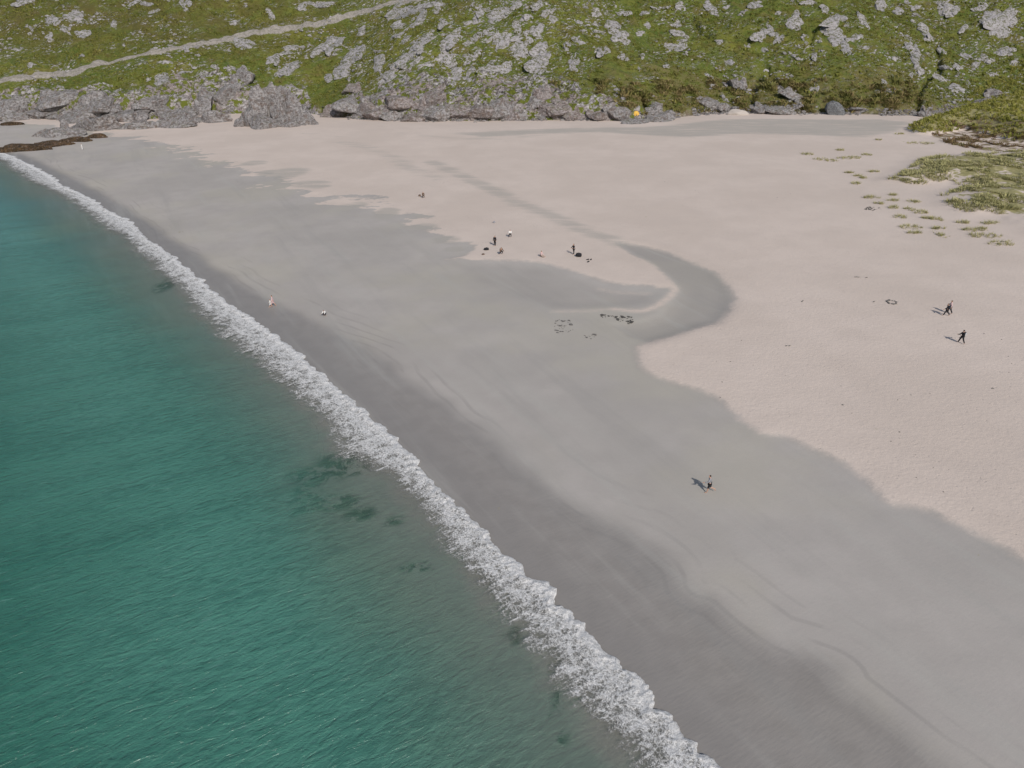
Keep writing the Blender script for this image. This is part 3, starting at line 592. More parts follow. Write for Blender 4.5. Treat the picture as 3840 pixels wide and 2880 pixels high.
def build_rock(kind, cx, cy, w, h, ang, seed):
    rg = np.random.default_rng(seed); ca, sa = math.cos(ang), math.sin(ang)
    if kind == 's':      # outcrop: several slabs lying in the slope
        k = int(np.clip(w * h / 460, 2, 10)); P = []
        for i in range(k):
            rr = math.sqrt(rg.uniform(0, .62)) if i else 0.1; th = rg.uniform(0, 6.28); a_, b_ = rr * math.cos(th) * w / 2, rr * math.sin(th) * h / 2
            f = rg.uniform(.34, .58) if i else .68
            P.append((cx + a_ * ca + b_ * sa, cy - a_ * sa + b_ * ca, w / 2 * f * rg.uniform(.8, 1.3), h / 2 * f * rg.uniform(.8, 1.2), ang + rg.normal() * .2))
    else:
        k = int(np.clip(w / 26, 3, 9)); P = [(cx, cy + h * .3, w * .56, h * .30, ang * .6)]
        for i in range(k):
            a_ = rg.uniform(-.42, .42) * w; b_ = rg.uniform(-.1, .45) * h
            f = rg.uniform(.36, .7)
            P.append((cx + a_ * ca + b_ * sa * .3, cy + b_ - a_ * sa, w / 2 * f, h / 2 * rg.uniform(.4, .8), ang + rg.normal() * .2))
    V = []; Fc = []; n0 = 0; org = None
    for (px, py, a_, b_, an) in P:
        c0, s0 = math.cos(an), math.sin(an)
        Hh, t = hit([px, px + a_ * c0, px + b_ * s0], [py, py - a_ * s0, py + b_ * c0])
        o = Hh[0]; sc = t[0] / FPX
        nn = gnormal(o[0], o[1]); nn /= np.linalg.norm(nn)
        if kind == 's':
            u = Hh[1] - o; v = Hh[2] - o
            for q_ in (u, v):
                L = np.linalg.norm(q_); mx = (a_ + b_) * sc * 1.9
                if L > mx: q_ *= mx / L
            w_ = nn * min(np.linalg.norm(u), np.linalg.norm(v)) * rg.uniform(.15, .26)
            tilt = np.array([0, -.18, .0]) * 0
            A = np.stack([u, v, w_]); base = o - w_ * .12
        else:
            ww = a_ * sc; hh = b_ * sc
            u = np.array([ww, rg.uniform(-.3, .3) * ww, (math.sin(an)) * ww * .8]); v = np.array([-.3 * ww * rg.uniform(-1, 1), ww * .75, rg.uniform(-.1, .5) * ww * .5]); w_ = np.array([rg.uniform(-.35, .35) * hh, .3 * hh, hh * 1.5])
            A = np.stack([u, v, w_]); base = np.array([o[0], o[1] + ww * .25, samp(o[0], o[1] + ww * .25) + hh * .15])
        L_, Fi = lump(rg, max(a_, b_) > 30, 12 if kind == 's' else 15, .05, .62 if kind == 's' or px == cx else .5)
        V.append(L_ @ A + base); Fc.append(Fi + n0); n0 += len(L_)
        if org is None: org = base.copy()
    V = np.vstack(V); org[2] = V[:, 2].min(); return V - org, np.vstack(Fc), org
def zone(cx, cy, kind):
    tr = np.interp(cx, [p[0] for p in TR_PX], [p[1] for p in TR_PX])
    if kind == 'c':
        if cx < 850: return 'in the shore rocks at the far left', 'crags along the shore at the left'
        if cx < 1700: return 'in the shore rocks right of the great boulder', 'crags at the back of the beach'
        if cx < 2350: return 'in the shore rocks left of the tent', 'crags left of the tent'
        return 'on the bank right of the tent', 'crags right of the tent'
    if cx < 1480 and cy < tr: return 'in the grass above the track', 'outcrops above the track'
    if cx < 850: return 'in the grass below the track', 'outcrops below the track'
    if cx < 1480: return 'on the slope behind the great boulder', 'outcrops behind the great boulder'
    if cx < 2040: return 'on the rocky middle hillside', 'outcrops in the rocky middle slope'
    if cx < 2480: return 'on the slope above the tent', 'outcrops above the tent'
    if cx < 3020: return 'on the slope above the sandy mound', 'outcrops above the sandy mound'
    if cx < 3460: return 'on the slope above the dark grey boulder', 'outcrops left of the dark gully'
    return 'on the slope right of the dark gully', 'outcrops right of the dark gully'
S1 = [(200,20,260,60,0),(1230,20,200,60,0),(1600,40,110,120,.9),(640,140,160,110,-.3),(460,170,160,90,0),(260,240,80,80,0),(560,250,150,70,-.5),(720,290,170,90,.1),(430,310,100,90,0),(980,210,100,80,.8),(130,420,80,50,0),(270,560,100,60,0),(2020,200,90,90,.6),(1075,395,50,50,0),(1330,100,160,40,.1),
 (1420,690,190,110,.1),(1560,630,180,50,.1),(920,740,100,70,0),(1150,830,120,90,.5),(1440,540,180,50,0),(1860,580,120,50,0),(2110,370,200,90,-.4),(1730,690,90,70,0),(1000,800,140,50,.5)]
C1 = [(100,920,280,200,.1),(520,870,320,150,.1),(40,1010,160,90,0),(330,1000,300,60,0),(600,1020,280,130,.5),(850,930,360,160,.2),(1060,1000,300,140,.1),(1240,1070,120,90,0),(1300,900,260,150,.3),(1500,1000,300,150,.1),(1750,890,200,180,.7),(1690,1030,200,80,0),(1950,790,230,200,.5),(2100,650,220,160,.3)]
S2 = [(600,400,260,130,.6),(780,540,300,120,.7),(880,440,200,80,.8),(700,640,220,110,.5),(920,270,130,90,.8),(260,600,240,100,.6),(150,520,180,90,.5),(310,420,240,70,.3),(1060,520,110,180,-.2),(1370,440,190,110,.9),(1440,340,260,80,.4),(1700,330,230,100,.7),(1920,320,320,80,.5),(2080,330,200,80,.7),(1400,170,200,90,.8),(1250,110,250,110,.3),(1440,60,250,70,.2),(1590,60,160,110,.7),(1610,200,120,90,.5),(2100,120,200,110,.3),(1340,560,240,70,.5),(1110,670,260,90,.4),(1260,700,280,120,.1),(1470,680,150,150,.5),(1640,520,240,120,.3),(1700,620,200,120,.2),(2050,600,300,140,.2),(1840,700,200,90,.2),(1780,860,180,80,0),(1960,800,240,140,.3),(2120,760,220,140,.3),(400,60,110,90,0),(550,40,200,80,0),(120,130,90,120,.9)]
_r = np.random.default_rng(77)
for _ in range(24):
    _w = _r.uniform(70, 200); S2.append((_r.uniform(1150, 2450), _r.uniform(30, 720), _w, _w * _r.uniform(.32, .55), _r.uniform(.35, .85)))
C2 = [(820,770,150,110,.2),(1080,840,200,90,.2),(1230,900,260,130,.1),(1400,900,150,110,.2),(820,930,280,140,.2),(680,970,200,110,.2),(1040,990,240,120,0),(1160,1000,200,110,0),(1370,1020,220,90,0),(1500,850,220,200,.6),(1550,990,240,140,.1),(1700,980,260,110,0),(1900,980,280,130,.1),(2100,940,240,150,.2),(2180,1000,150,100,0),(1330,790,220,70,.2)]
S3 = [(40,240,120,130,.5),(210,40,160,70,0),(110,50,70,60,0),(310,110,140,100,.3),(350,180,90,90,0),(130,150,120,80,.3),(180,300,200,140,.5),(80,420,180,150,.4),(250,440,240,160,.6),(570,350,130,60,-.2),(470,390,110,80,-.4),(530,560,110,130,0),(210,560,240,150,.4),(110,750,120,120,.7),(30,700,150,110,.4),
 (740,120,130,80,-.4),(960,110,140,70,0),(1130,110,120,60,-.2),(1270,90,180,36,-.5),(880,220,160,110,-.5),(920,320,180,110,-.3),(970,370,110,80,-.4),(1120,280,110,60,-.1),(1170,220,90,80,.3),(960,490,110,90,-.4),(780,440,150,90,.5),(1130,480,70,50,0),(570,190,90,60,0),(1460,60,130,90,-.4),(1690,60,170,90,-.7),(1750,110,110,50,-.4),(1430,210,120,90,-.5),(1450,290,160,90,-.3),(1420,390,220,90,.2),(1360,430,100,50,.2),(1800,360,110,60,-.3),(1880,540,90,60,-.3),(1690,650,100,50,-.2),(2140,310,160,110,.6),(2100,50,150,80,0),(1850,60,90,60,0),(1350,570,70,50,0),(1100,600,60,60,0),(2180,430,60,60,0)]
C3 = [(250,820,240,160,.3),(180,900,180,120,.6),(370,950,240,160,-.2),(500,1000,200,80,0),(60,1000,120,100,0),(750,1000,180,100,0),(900,980,200,140,-.2),(1080,1050,220,50,0),(1270,1010,260,120,0),(2140,950,180,90,-.2),(1700,890,200,100,0),(1800,935,160,70,0),(1950,730,150,110,-.4)]
S4 = [(230,190,180,160,0),(240,100,140,60,0),(90,110,80,60,0),(340,20,160,50,0),(480,80,120,90,-.3),(560,200,280,130,.4),(600,320,220,140,-.3),(740,330,160,90,.4),(660,410,160,100,-.6),(830,190,200,70,-.9),(960,60,140,150,-.6),(1130,100,120,90,-.4),(1200,20,100,50,0),(1290,60,100,70,0),(1560,100,180,140,.3),(1500,30,160,50,0),(1840,70,160,90,.1),(1360,290,200,90,-.9),(1260,460,240,90,-1.3),(1220,380,90,80,-.5),(1300,600,130,90,-1.2),(1500,440,120,70,-.3),(1680,250,130,70,.4),(2000,200,300,220,-.2),(1980,120,150,90,0),(2100,90,160,90,-.3),(1720,490,160,60,-.5),(1780,560,130,80,.4),(1640,580,120,80,-.3),(1870,510,160,80,0),(2040,450,160,100,0),(2150,540,130,80,.1),(1930,640,130,50,.1),(1620,750,150,100,0),(1480,680,150,80,-.4),(1110,510,90,60,0),(80,350,110,120,-.4),(20,270,80,140,.3),(400,740,80,120,0),(1000,720,130,60,-.8),(850,410,80,50,.4),(960,800,60,40,0),(1240,640,70,80,0),(400,460,80,110,0)]
C4 = [(220,850,220,90,-.7),(120,780,110,50,-.3),(110,960,250,60,0),(1350,985,120,80,-.6),(750,960,150,40,0),(1930,800,170,110,.2),(1860,860,160,60,.3)]
seed = 100
for lst, ox, kd in ((S1,0,'s'),(C1,0,'c'),(S2,960,'s'),(C2,960,'c'),(S3,1920,'s'),(C3,1920,'c'),(S4,2880,'s'),(C4,2880,'c')):
    for (a, b, w, h, an) in lst:
        seed += 1; cx, cy, w, h = ox + a / 2.304, b / 2.304, w / 2.304, h / 2.304
        if cy < 3: cy = 3
        V, Fc, org = build_rock(kd, cx, cy, w, h, an, seed)
        mat = M_SLAB if kd == 's' else (M_PINK if 1180 < cx < 2300 and seed % 3 else M_CRAG)
        o = np_mesh('rock_outcrop' if kd == 's' else 'crag', V, Fc, mat, smooth=False); o.location = org
        zl, zg = zone(cx, cy, kd); ROCKS.append((zl, zg, w * h, o, kd, cx, cy, an, w / h))
from collections import defaultdict
byz = defaultdict(list)
for r in ROCKS: byz[r[1]].append(r)
for zg, rs in byz.items():
    xs_ = sorted(r[5] for r in rs); ys_ = sorted(r[6] for r in rs); A = sorted(r[2] for r in rs); names = defaultdict(list); n = len(rs)
    for r in rs:
        sz = 'tiny' if r[2] < A[int(n * .25)] else 'small' if r[2] < A[int(n * .55)] else 'broad' if r[2] < A[int(n * .85)] else 'large'
        shp = 'slanting' if abs(r[7]) > .45 else 'long flat' if r[8] > 2.2 else 'blocky'
        hp = 'left' if r[5] < xs_[n // 3] else 'middle' if r[5] < xs_[2 * n // 3] else 'right'
        vp = 'high' if r[6] < ys_[n // 3] else 'halfway' if r[6] < ys_[2 * n // 3] else 'low'
        names['%s %s %s, %s %s' % (sz, shp, 'crag' if r[4] == 'c' else 'outcrop', vp, hp)].append(r)
    for nm, q_ in names.items():
        q_.sort(key=lambda r: r[5])
        for i, r in enumerate(q_):
            pre = '' if len(q_) == 1 else [['left-hand ', 'right-hand '], ['leftmost ', 'middle ', 'rightmost ']][len(q_) > 2][min(i, 2)]
            tag(r[3], pre + nm + ' ' + r[0], 'rock' if r[4] == 'c' else 'rock outcrop', zg)
def single_rock(name, label, cat, px, py, wpx, hpx, mat, seed, depth=.8, rough=.1, sink=.2, facets=16, lumps=1, lean=0, group=None):
    rg = np.random.default_rng(seed); Hh, t = hit([px], [py]); o = Hh[0]; sc = t[0] / FPX; W = wpx * sc / 2; H_ = hpx * sc
    V = []; Fc = []; n0 = 0
    for i in range(lumps):
        L_, Fi = lump(rg, True, facets, min(rough, .08), .5 if rough > .08 else .62); k = 1 if i == 0 else rg.uniform(.4, .65)
        o2 = np.array([0, 0, 0.]) if i == 0 else np.array([rg.uniform(-.6, .6) * W, rg.uniform(-.2, .4) * W, 0])
        A = np.stack([np.array([W, 0, lean * H_]) * k, np.array([0, W * depth, 0]) * k, np.array([0, .1 * H_, H_ * (1 - sink) * .82]) * k])
        V.append(L_ @ A + o2); Fc.append(Fi + n0); n0 += len(L_)
    ob = np_mesh(name, np.vstack(V), np.vstack(Fc), mat, smooth=rough < .05)
    ob.location = (o[0], o[1] + W * depth * .5, o[2] - H_ * sink * .2); return tag(ob, label, cat, group)
def great_boulder():
    rg = np.random.default_rng(21); V = []; Fc = []; n0 = 0; Hh, t = hit([1010], [474]); o = Hh[0]; sc = t[0] / FPX
    for (px, py, w, h, dy, fac) in [(985,474,120,150,4,9),(1030,474,105,160,7,9),(930,474,85,90,0,10),(1080,474,100,100,3,10),(1130,474,70,52,1,10),(1170,474,42,26,0,10),(895,474,45,40,-2,10),(1000,474,130,52,-4,12),(1095,474,80,34,-3,12),(1055,474,70,100,0,9),(965,474,60,120,-1,9)]:
        x = (px - 1010) * sc; h *= .98; L_, Fi = lump(rg, True, fac + 5, .07, .5)
        A = np.stack([np.array([w / 2 * sc * 1.15, 0, -h * sc * .10]), np.array([0, w / 2 * sc * .9, h * sc * .12]), np.array([-.18 * h * sc * (px - 1000) / 100, .12 * h * sc, h * sc])])
        V.append(L_ @ A + np.array([x, dy + 3, -.1])); Fc.append(Fi + n0); n0 += len(L_)
    ob = np_mesh('boulder', np.vstack(V), np.vstack(Fc), M_CRAG, smooth=False); ob.location = (o[0], o[1], o[2]); return ob
tag(great_boulder(), 'great grey crag boulder standing on the sand left of the grassy notch', 'boulder')
single_rock('boulder', 'dark grey boulder casting a black shadow at the foot of the green hill', 'boulder', 3136, 430, 70, 52, M_GREY, 23, .8, .05, .1, 8, 3, -.25)
M_MOUND = plain('pale mound', (.47,.42,.375), .95, .2, .1)
single_rock('sand_mound', 'smooth pale sandy mound below the green bank between tent and grey boulder', 'mound', 2770, 432, 100, 36, M_MOUND, 12, .6, .02, .1, 60, 1)
for i, (px, py, w, h) in enumerate([(95,565,200,32),(185,550,180,28),(275,532,150,24),(355,518,110,20),(15,572,110,30)]):
    single_rock('reef_rock', ['brown weed covered reef rock nearest the end of the surf', 'brown weedy reef rock second from the surf', 'brown weedy reef rock in the middle of the dark reef', 'brown weedy reef rock nearest the grey shore crags', 'brown weedy reef rock at the left edge of the photo'][i], 'rock', px, py, w, h, M_REEF, 40 + i, .35, .2, .15, 18, 4, group='weedy reef at the far left')
single_rock('reef_rock', 'small brown weedy rock above the little left cove', 'rock', 35, 470, 90, 18, M_REEF, 51, .35, .2, .15, 18, 3, group='weedy reef at the far left')
for i, (px, py, w, h) in enumerate([(235,512,190,62),(165,512,90,34),(345,490,210,74),(500,484,190,56),(640,478,160,44),(780,458,150,60),(40,452,140,40)]):
    single_rock('crag', ['dark pointed shore crag leaning over the little left cove', 'dark low crag at the tip of the little left cove', 'big craggy ridge rising behind the dark pointed crag', 'craggy ridge halfway between left cove and great boulder', 'low dark crag jutting onto the white sand spit', 'shadowed crag just left of the great boulder', 'dark crag behind the little left cove at the photo edge'][i], 'rock', px, py, w, h, M_CRAG, 60 + i, .5, .18, .1, 14, 4, .25)

# loose stones (uncountable) -------------------------------------------------
def scatter(name, label, pts, size, mat, zoff=0, flat=.6, seed=1, cat='stones'):
    rg = np.random.default_rng(seed); bm = bmesh.new(); bmesh.ops.create_icosphere(bm, subdivisions=1, radius=1)
    I = np.array([v.co[:] for v in bm.verts]); Fi = np.array([[v.index for v in f.verts] for f in bm.faces]); bm.free()
    n = len(pts); s_ = size * rg.lognormal(0, .45, n); dirs = rg.uniform(.6, 1.25, (n, len(I), 1))
    sc = np.stack([s_ * rg.uniform(.7, 1.4, n), s_ * rg.uniform(.7, 1.4, n), s_ * flat], 1)
    V = pts[:, None] + I[None] * dirs * sc[:, None]; V[..., 2] += zoff
    Fc = (Fi[None] + (np.arange(n) * len(I))[:, None, None]).reshape(-1, 3)
    return tag(np_mesh(name, V.reshape(-1, 3), Fc, mat, smooth=False), label, cat, kind='stuff')
rg = np.random.default_rng(3)
# stones and scree spread in clusters over the hill
cand = np.stack([rg.uniform(-250, 250, 60000), rg.uniform(238, 352, 60000)], 1)
dens = fbm(cand[:, 0] / 22, cand[:, 1] / 22, 4, 71) * 1.3 + fbm(cand[:, 0] / 6, cand[:, 1] / 6, 2, 72) * .5
keepm = (dens > .28) & (samp(cand[:, 0], cand[:, 1], HZ) > samp(cand[:, 0], cand[:, 1], SZ) + .5)
c2 = cand[keepm][:3600]; c2 = np.column_stack([c2, samp(c2[:, 0], c2[:, 1])])
scatter('hill_stones', 'loose pale stones scattered through the hillside grass', c2, .42, M_SLAB, seed=4)
fs = FOOT[(FOOT[:, 0] > -230) & (FOOT[:, 0] < 230)]
idx = rg.integers(0, len(fs) - 1, 3800); fr = rg.uniform(0, 1, (3800, 1)); c3 = fs[idx] * (1 - fr) + fs[idx + 1] * fr
c3 = c3 + np.column_stack([rg.normal(0, 1, 3800), -np.abs(rg.normal(0, 1.0, 3800)) * 1.6 + 2.0])
cl = gnoise(c3[:, 0] / 9, c3[:, 0] * 0 + 1, 8) > -.25; c3 = c3[cl]; c3 = np.column_stack([c3, samp(c3[:, 0], c3[:, 1])])
scatter('shore_stones', 'jumble of grey stones along the foot of the hill', c3, .40, M_CRAG, seed=6)
def pxcloud(cx, cy, w, h, n, rg):
    a = np.sqrt(rg.uniform(0, 1, n)); b = rg.uniform(0, 6.283, n); P, _ = hit(cx + a * np.cos(b) * w, cy + a * np.sin(b) * h); return P
M_DARK = plain('dark wrack', (.085,.08,.072), .8); M_DARK2 = plain('grey wrack', (.16,.15,.14), .9)
scatter('beach_wrack', 'dark seaweed and pebbles strewn in the channel mouth on the wet sand', np.vstack([pxcloud(2340, 1196, 34, 12, 38, rg), pxcloud(2300, 1186, 22, 3, 16, rg), pxcloud(2262, 1187, 14, 6, 10, rg), pxcloud(2360, 1208, 12, 8, 12, rg)]), .10, M_DARK, .02, .4, 8, 'seaweed')
scatter('beach_wrack', 'lighter patch of scattered pebbles and weed on the wet sand left of the dark wrack', np.vstack([pxcloud(2115, 1225, 38, 30, 40, rg), pxcloud(2110, 1205, 30, 4, 14, rg), pxcloud(2215, 1262, 26, 9, 16, rg)]), .09, M_DARK2, .02, .4, 9, 'seaweed')
scatter('beach_debris', 'black scraps of driftwood below the small dune tufts', pxcloud(3272, 783, 32, 7, 26, rg), .16, M_DARK, .05, .5, 10, 'driftwood')
sp = np.vstack([pxcloud(x, y, 260, 120, 9, rg) for x, y in [(2900,1450),(3300,1550),(2700,1300),(3500,1800),(3000,800),(2400,750),(3650,1350),(2300,600)]])
scatter('shells', 'tiny shells and pebbles scattered over the dry sand', sp, .045, M_DARK2, .02, .5, 12, 'shells')

# ------------------------------------------------------------ grass
def blades(n, rg, ln, wd, lean, spread, wind=(-.25, .1)):
    """vertices (n,5,3) of curved blades around the origin"""
    a = rg.uniform(0, 6.283, n); r = spread * np.sqrt(rg.uniform(0, 1, n)); base = np.stack([r * np.cos(a), r * np.sin(a), np.zeros(n) - .03], 1)
    L = ln * rg.uniform(.55, 1.15, n); out = np.stack([np.cos(a), np.sin(a)], 1) * (lean * (.3 + r / spread))[:, None] + np.array(wind) * rg.uniform(.3, 1, (n, 1))
    side = np.stack([-np.sin(a + rg.normal(0, .8, n)), np.cos(a), np.zeros(n)], 1) * wd
    mid = base + np.column_stack([out * .35 * L[:, None], L * .6]); tip = base + np.column_stack([out * L[:, None], L * (1 - .35 * np.linalg.norm(out, axis=1))])
    return np.stack([base - side, base + side, mid + side * .7, mid - side * .7, tip], 1)
def blade_mesh(V):           # V (N,5,3)
    n = len(V); k = np.arange(n)[:, None] * 5
    tri = np.concatenate([k + np.array([[0, 1, 2]]), k + np.array([[0, 2, 3]]), k + np.array([[3, 2, 4]])]); return V.reshape(-1, 3), tri
def grass_material(name, stops, sc=.9):
    m = MT(name); a = m.noise(sc, 4, .6); b = m.noise(7, 2, .5)
    c = m.ramp(m.math('ADD', m.math('MULTIPLY', a, .7), m.math('MULTIPLY', b, .3)), stops)
    return m.fin(c, .8, .2)
M_DUNE = grass_material('dune grass', [(.33, (.17,.17,.07)), (.47, (.31,.295,.125)), (.58, (.43,.39,.20)), (.7, (.54,.48,.31))])
M_TURF = grass_material('hill grass', [(.33, (.07,.092,.016)), (.46, (.135,.145,.024)), (.56, (.19,.175,.045)), (.7, (.24,.19,.08))], .35)
M_BRACK = grass_material('bracken', [(.33, (.10,.12,.03)), (.47, (.19,.18,.055)), (.58, (.27,.20,.10)), (.7, (.15,.18,.04))], .3)
def clumps(pts, rg, nb, ln, wd, lean, spread, sv=.4):
    out = []; protos = [blades(nb, rg, ln, wd, lean, spread) for _ in range(12)]; pk = rg.integers(0, 12, len(pts)); s_ = rg.lognormal(0, sv, len(pts))
    for i in range(12):
        m_ = pk == i
        if m_.any(): out.append((protos[i][None] * s_[m_][:, None, None, None] + pts[m_][:, None, None]).reshape(-1, 5, 3))
    return np.vstack(out)
def inside(P, poly): return polydist(P[:, 0], P[:, 1], poly, True)[1] > 0
rg = np.random.default_rng(11)
def dune_pts(poly, n, thr, seed):
    lo = poly.min(0); hi = poly.max(0); hi[0] = min(hi[0], 210)
    P = np.column_stack([rg.uniform(lo[0], hi[0], n), rg.uniform(lo[1], hi[1], n)]); P = P[inside(P, poly)]
    P = P[fbm(P[:, 0] / 5.5, P[:, 1] / 7.5, 4, seed) + .55 * fbm(P[:, 0] / 17, P[:, 1] / 12, 2, seed + 5) > thr]; return np.column_stack([P, samp(P[:, 0], P[:, 1])])
p1 = dune_pts(DUNE1, 26000, -.07, 81); p2 = dune_pts(DUNE2, 16000, -.6, 82)
V, T = blade_mesh(clumps(p1, rg, 13, .40, .036, .85, .42, .38)); tag(np_mesh('dune_grass', V, T, M_DUNE, smooth=False), 'straw and green marram grass covering the low dune at the right', 'grass', kind='stuff')
M_DUNE2 = grass_material('bank grass', [(.33, (.12,.135,.025)), (.47, (.23,.23,.045)), (.58, (.31,.28,.08)), (.7, (.36,.30,.13))], .4)
V, T = blade_mesh(clumps(p2, rg, 12, .6, .07, .5, .35)); tag(np_mesh('bank_grass', V, T, M_DUNE2, smooth=False), 'greener grass on the rounded bank at the right edge behind the dune', 'grass', kind='stuff')
p3 = dune_pts(SCAR, 1500, .12, 85)
if len(p3):
    V, T = blade_mesh(clumps(p3, rg, 22, .5, .07, .7, .5)); tag(np_mesh('heather', V, T, grass_material('heather', [(.35, (.12,.07,.045)), (.5, (.19,.13,.07)), (.65, (.22,.20,.08))]), smooth=False), 'brown heather clumps on the eroded sandy edge below the bank', 'heather', kind='stuff')
cand = np.stack([rg.uniform(-255, 255, 90000), rg.uniform(236, 352, 90000)], 1); hz_ = samp(cand[:, 0], cand[:, 1], HZ)
ok = (hz_ > samp(cand[:, 0], cand[:, 1], SZ) + 2.0) & (fbm(cand[:, 0] / 14, cand[:, 1] / 14, 3, 91) > -.25) & (polydist(cand[:, 0], cand[:, 1], tc)[0] > 3.4)
c4 = cand[ok][:46000]; c4 = np.column_stack([c4, samp(c4[:, 0], c4[:, 1], HZ)])
V, T = blade_mesh(clumps(c4, rg, 6, .42, .10, .7, .35)); tag(np_mesh('hill_grass', V, T, M_TURF, smooth=False), 'tufted green and yellow grass over the whole hillside', 'grass', kind='stuff')
u = rg.uniform(2080, 3460, 4200); v = rg.uniform(300, 428, 4200); P, _ = hit(u, v); dd = polydist(P[:, 0], P[:, 1], FOOT)[0]
P = P[(dd < 26) & (samp(P[:, 0], P[:, 1], HZ) > samp(P[:, 0], P[:, 1], SZ) + .4) & (fbm(P[:, 0] / 7, P[:, 1] / 7, 3, 95) > .05)]
V, T = blade_mesh(clumps(P, rg, 16, .85, .11, .8, .6)); tag(np_mesh('bracken', V, T, M_BRACK, smooth=False), 'brown and green bracken on the bank at the foot of the hill', 'bracken', kind='stuff')
# separate tufts standing in the sand
TUF = [(160,390,100,60),(480,358,80,24),(300,440,110,46),(400,455,100,36),(520,430,110,50),(620,425,110,44),(720,400,90,36),(560,572,70,12),(640,600,66,20),(790,560,90,22),(620,668,70,40),(700,620,50,20),(770,800,130,46),(840,860,70,26),(980,780,80,26),(980,832,90,20),(980,900,84,28),(1170,842,96,36),(1130,908,80,28),(1220,935,140,56),(1040,982,104,44),(1150,1080,170,56),(1290,1000,84,24),(1380,1002,96,56),(1400,1098,90,20),(1440,1152,84,80),(1180,1140,120,18),(1640,1040,90,28),(1890,1042,150,36),(1800,1100,110,46),(1700,1112,100,36),(1850,1160,260,60),(2000,1235,220,56),(1240,285,210,76),(840,262,54,18),(1040,205,80,24),(1870,345,90,60),(1600,300,110,80)]
ORD = ['first', 'second', 'third', 'fourth', 'fifth', 'sixth', 'seventh', 'eighth', 'ninth', 'tenth', 'eleventh', 'twelfth', 'thirteenth', 'fourteenth', 'fifteenth']
TUF = TUF[:7] + sorted(TUF[7:12], key=lambda q: q[1]) + sorted(TUF[12:27], key=lambda q: q[1]) + sorted(TUF[27:33], key=lambda q: q[1]) + TUF[33:]
for i, (a, b, w, h) in enumerate(TUF):
    px, py = 2960 + a / 2.5136, 420 + b / 2.5136; w, h = w / 2.5136, h / 2.5136
    Hh, t = hit([px], [py + h * .15]); o = Hh[0]; sc = t[0] / FPX; W = w * sc / 2 * 1.25; n = int(14 + 26 * W)
    rgt = np.random.default_rng(300 + i); th = rgt.uniform(0, 6.283, n); rr = np.sqrt(rgt.uniform(0, 1, n)); dep = np.clip(h * sc * 2.2, .6, 2.6) * .6
    bp = np.column_stack([rr * np.cos(th) * W, rr * np.sin(th) * dep, np.zeros(n)])
    bp[:, 2] = samp(o[0] + bp[:, 0], o[1] + bp[:, 1]) - o[2] + .12 * (1 - rr)
    bp = bp[gnoise(bp[:, 0] * 1.3 + i, bp[:, 1] * 1.3, 5) > -.15]
    Vt = np.vstack([blades(7, rgt, .58, .026, .9, .22) * rgt.uniform(.4, 1.25) + q_ for q_ in bp]); V, T = blade_mesh(Vt)
    ob = np_mesh('marram_tuft', V, T, M_DUNE, smooth=False); ob.location = o
    if i <= 6: lb = ['leftmost brown marram tuft of the upper hummock on the sand', 'brown marram tuft on the crest of the upper hummock', 'pale tuft at the lower left of the upper hummock', 'low pale tuft at the bottom of the upper hummock', 'middle pale tuft of the upper hummock', 'pale tuft right of the middle of the upper hummock', 'rightmost brown marram tuft of the upper hummock'][i]; gp = 'tufts on the upper hummock'
    elif i <= 11: lb = ORD[i - 7] + ' of five thin wispy tufts between upper hummock and driftwood scraps'; gp = 'thin tufts below the upper hummock'
    elif i <= 26: lb = ORD[i - 12] + ' small tuft from the top in the loose group beside the driftwood scraps'; gp = 'small tufts left of the dune'
    elif i <= 32: lb = ORD[i - 27] + ' tuft from the top in the row along the lower edge of the dune'; gp = 'tufts along the lower edge of the dune'
    elif i == 33: lb = 'round green tuft alone on the sand between dune and bank'; gp = 'tufts between dune and bank'
    else: lb = ['dark wisp of grass left of the round green tuft', 'dark wisp of grass above the round green tuft', 'dark tuft below the eroded edge at the right', 'dark tuft nearest the round green tuft, right of it'][i - 34]; gp = 'tufts between dune and bank'
    tag(ob, lb, 'grass tuft', gp)

# ------------------------------------------------------------ small built things
def shaped(name, bmfn, mat, parent=None, loc=None):
    bm = bmesh.new(); bmfn(bm); me = bpy.data.meshes.new(name); bm.to_mesh(me); bm.free(); me.materials.append(mat)
    for p in me.polygons: p.use_smooth = True
    o = bpy.data.objects.new(name, me); COL.objects.link(o)
    if parent: o.parent = parent
    if loc is not None: o.location = loc
    return o
def thing(name, label, cat, loc, rz=0, group=None):
    o = bpy.data.objects.new(name, None); COL.objects.link(o); o.location = loc; o.rotation_euler = (0, 0, rz); return tag(o, label, cat, group)
def ground(px, py): P, t = hit([px], [py]); return P[0]
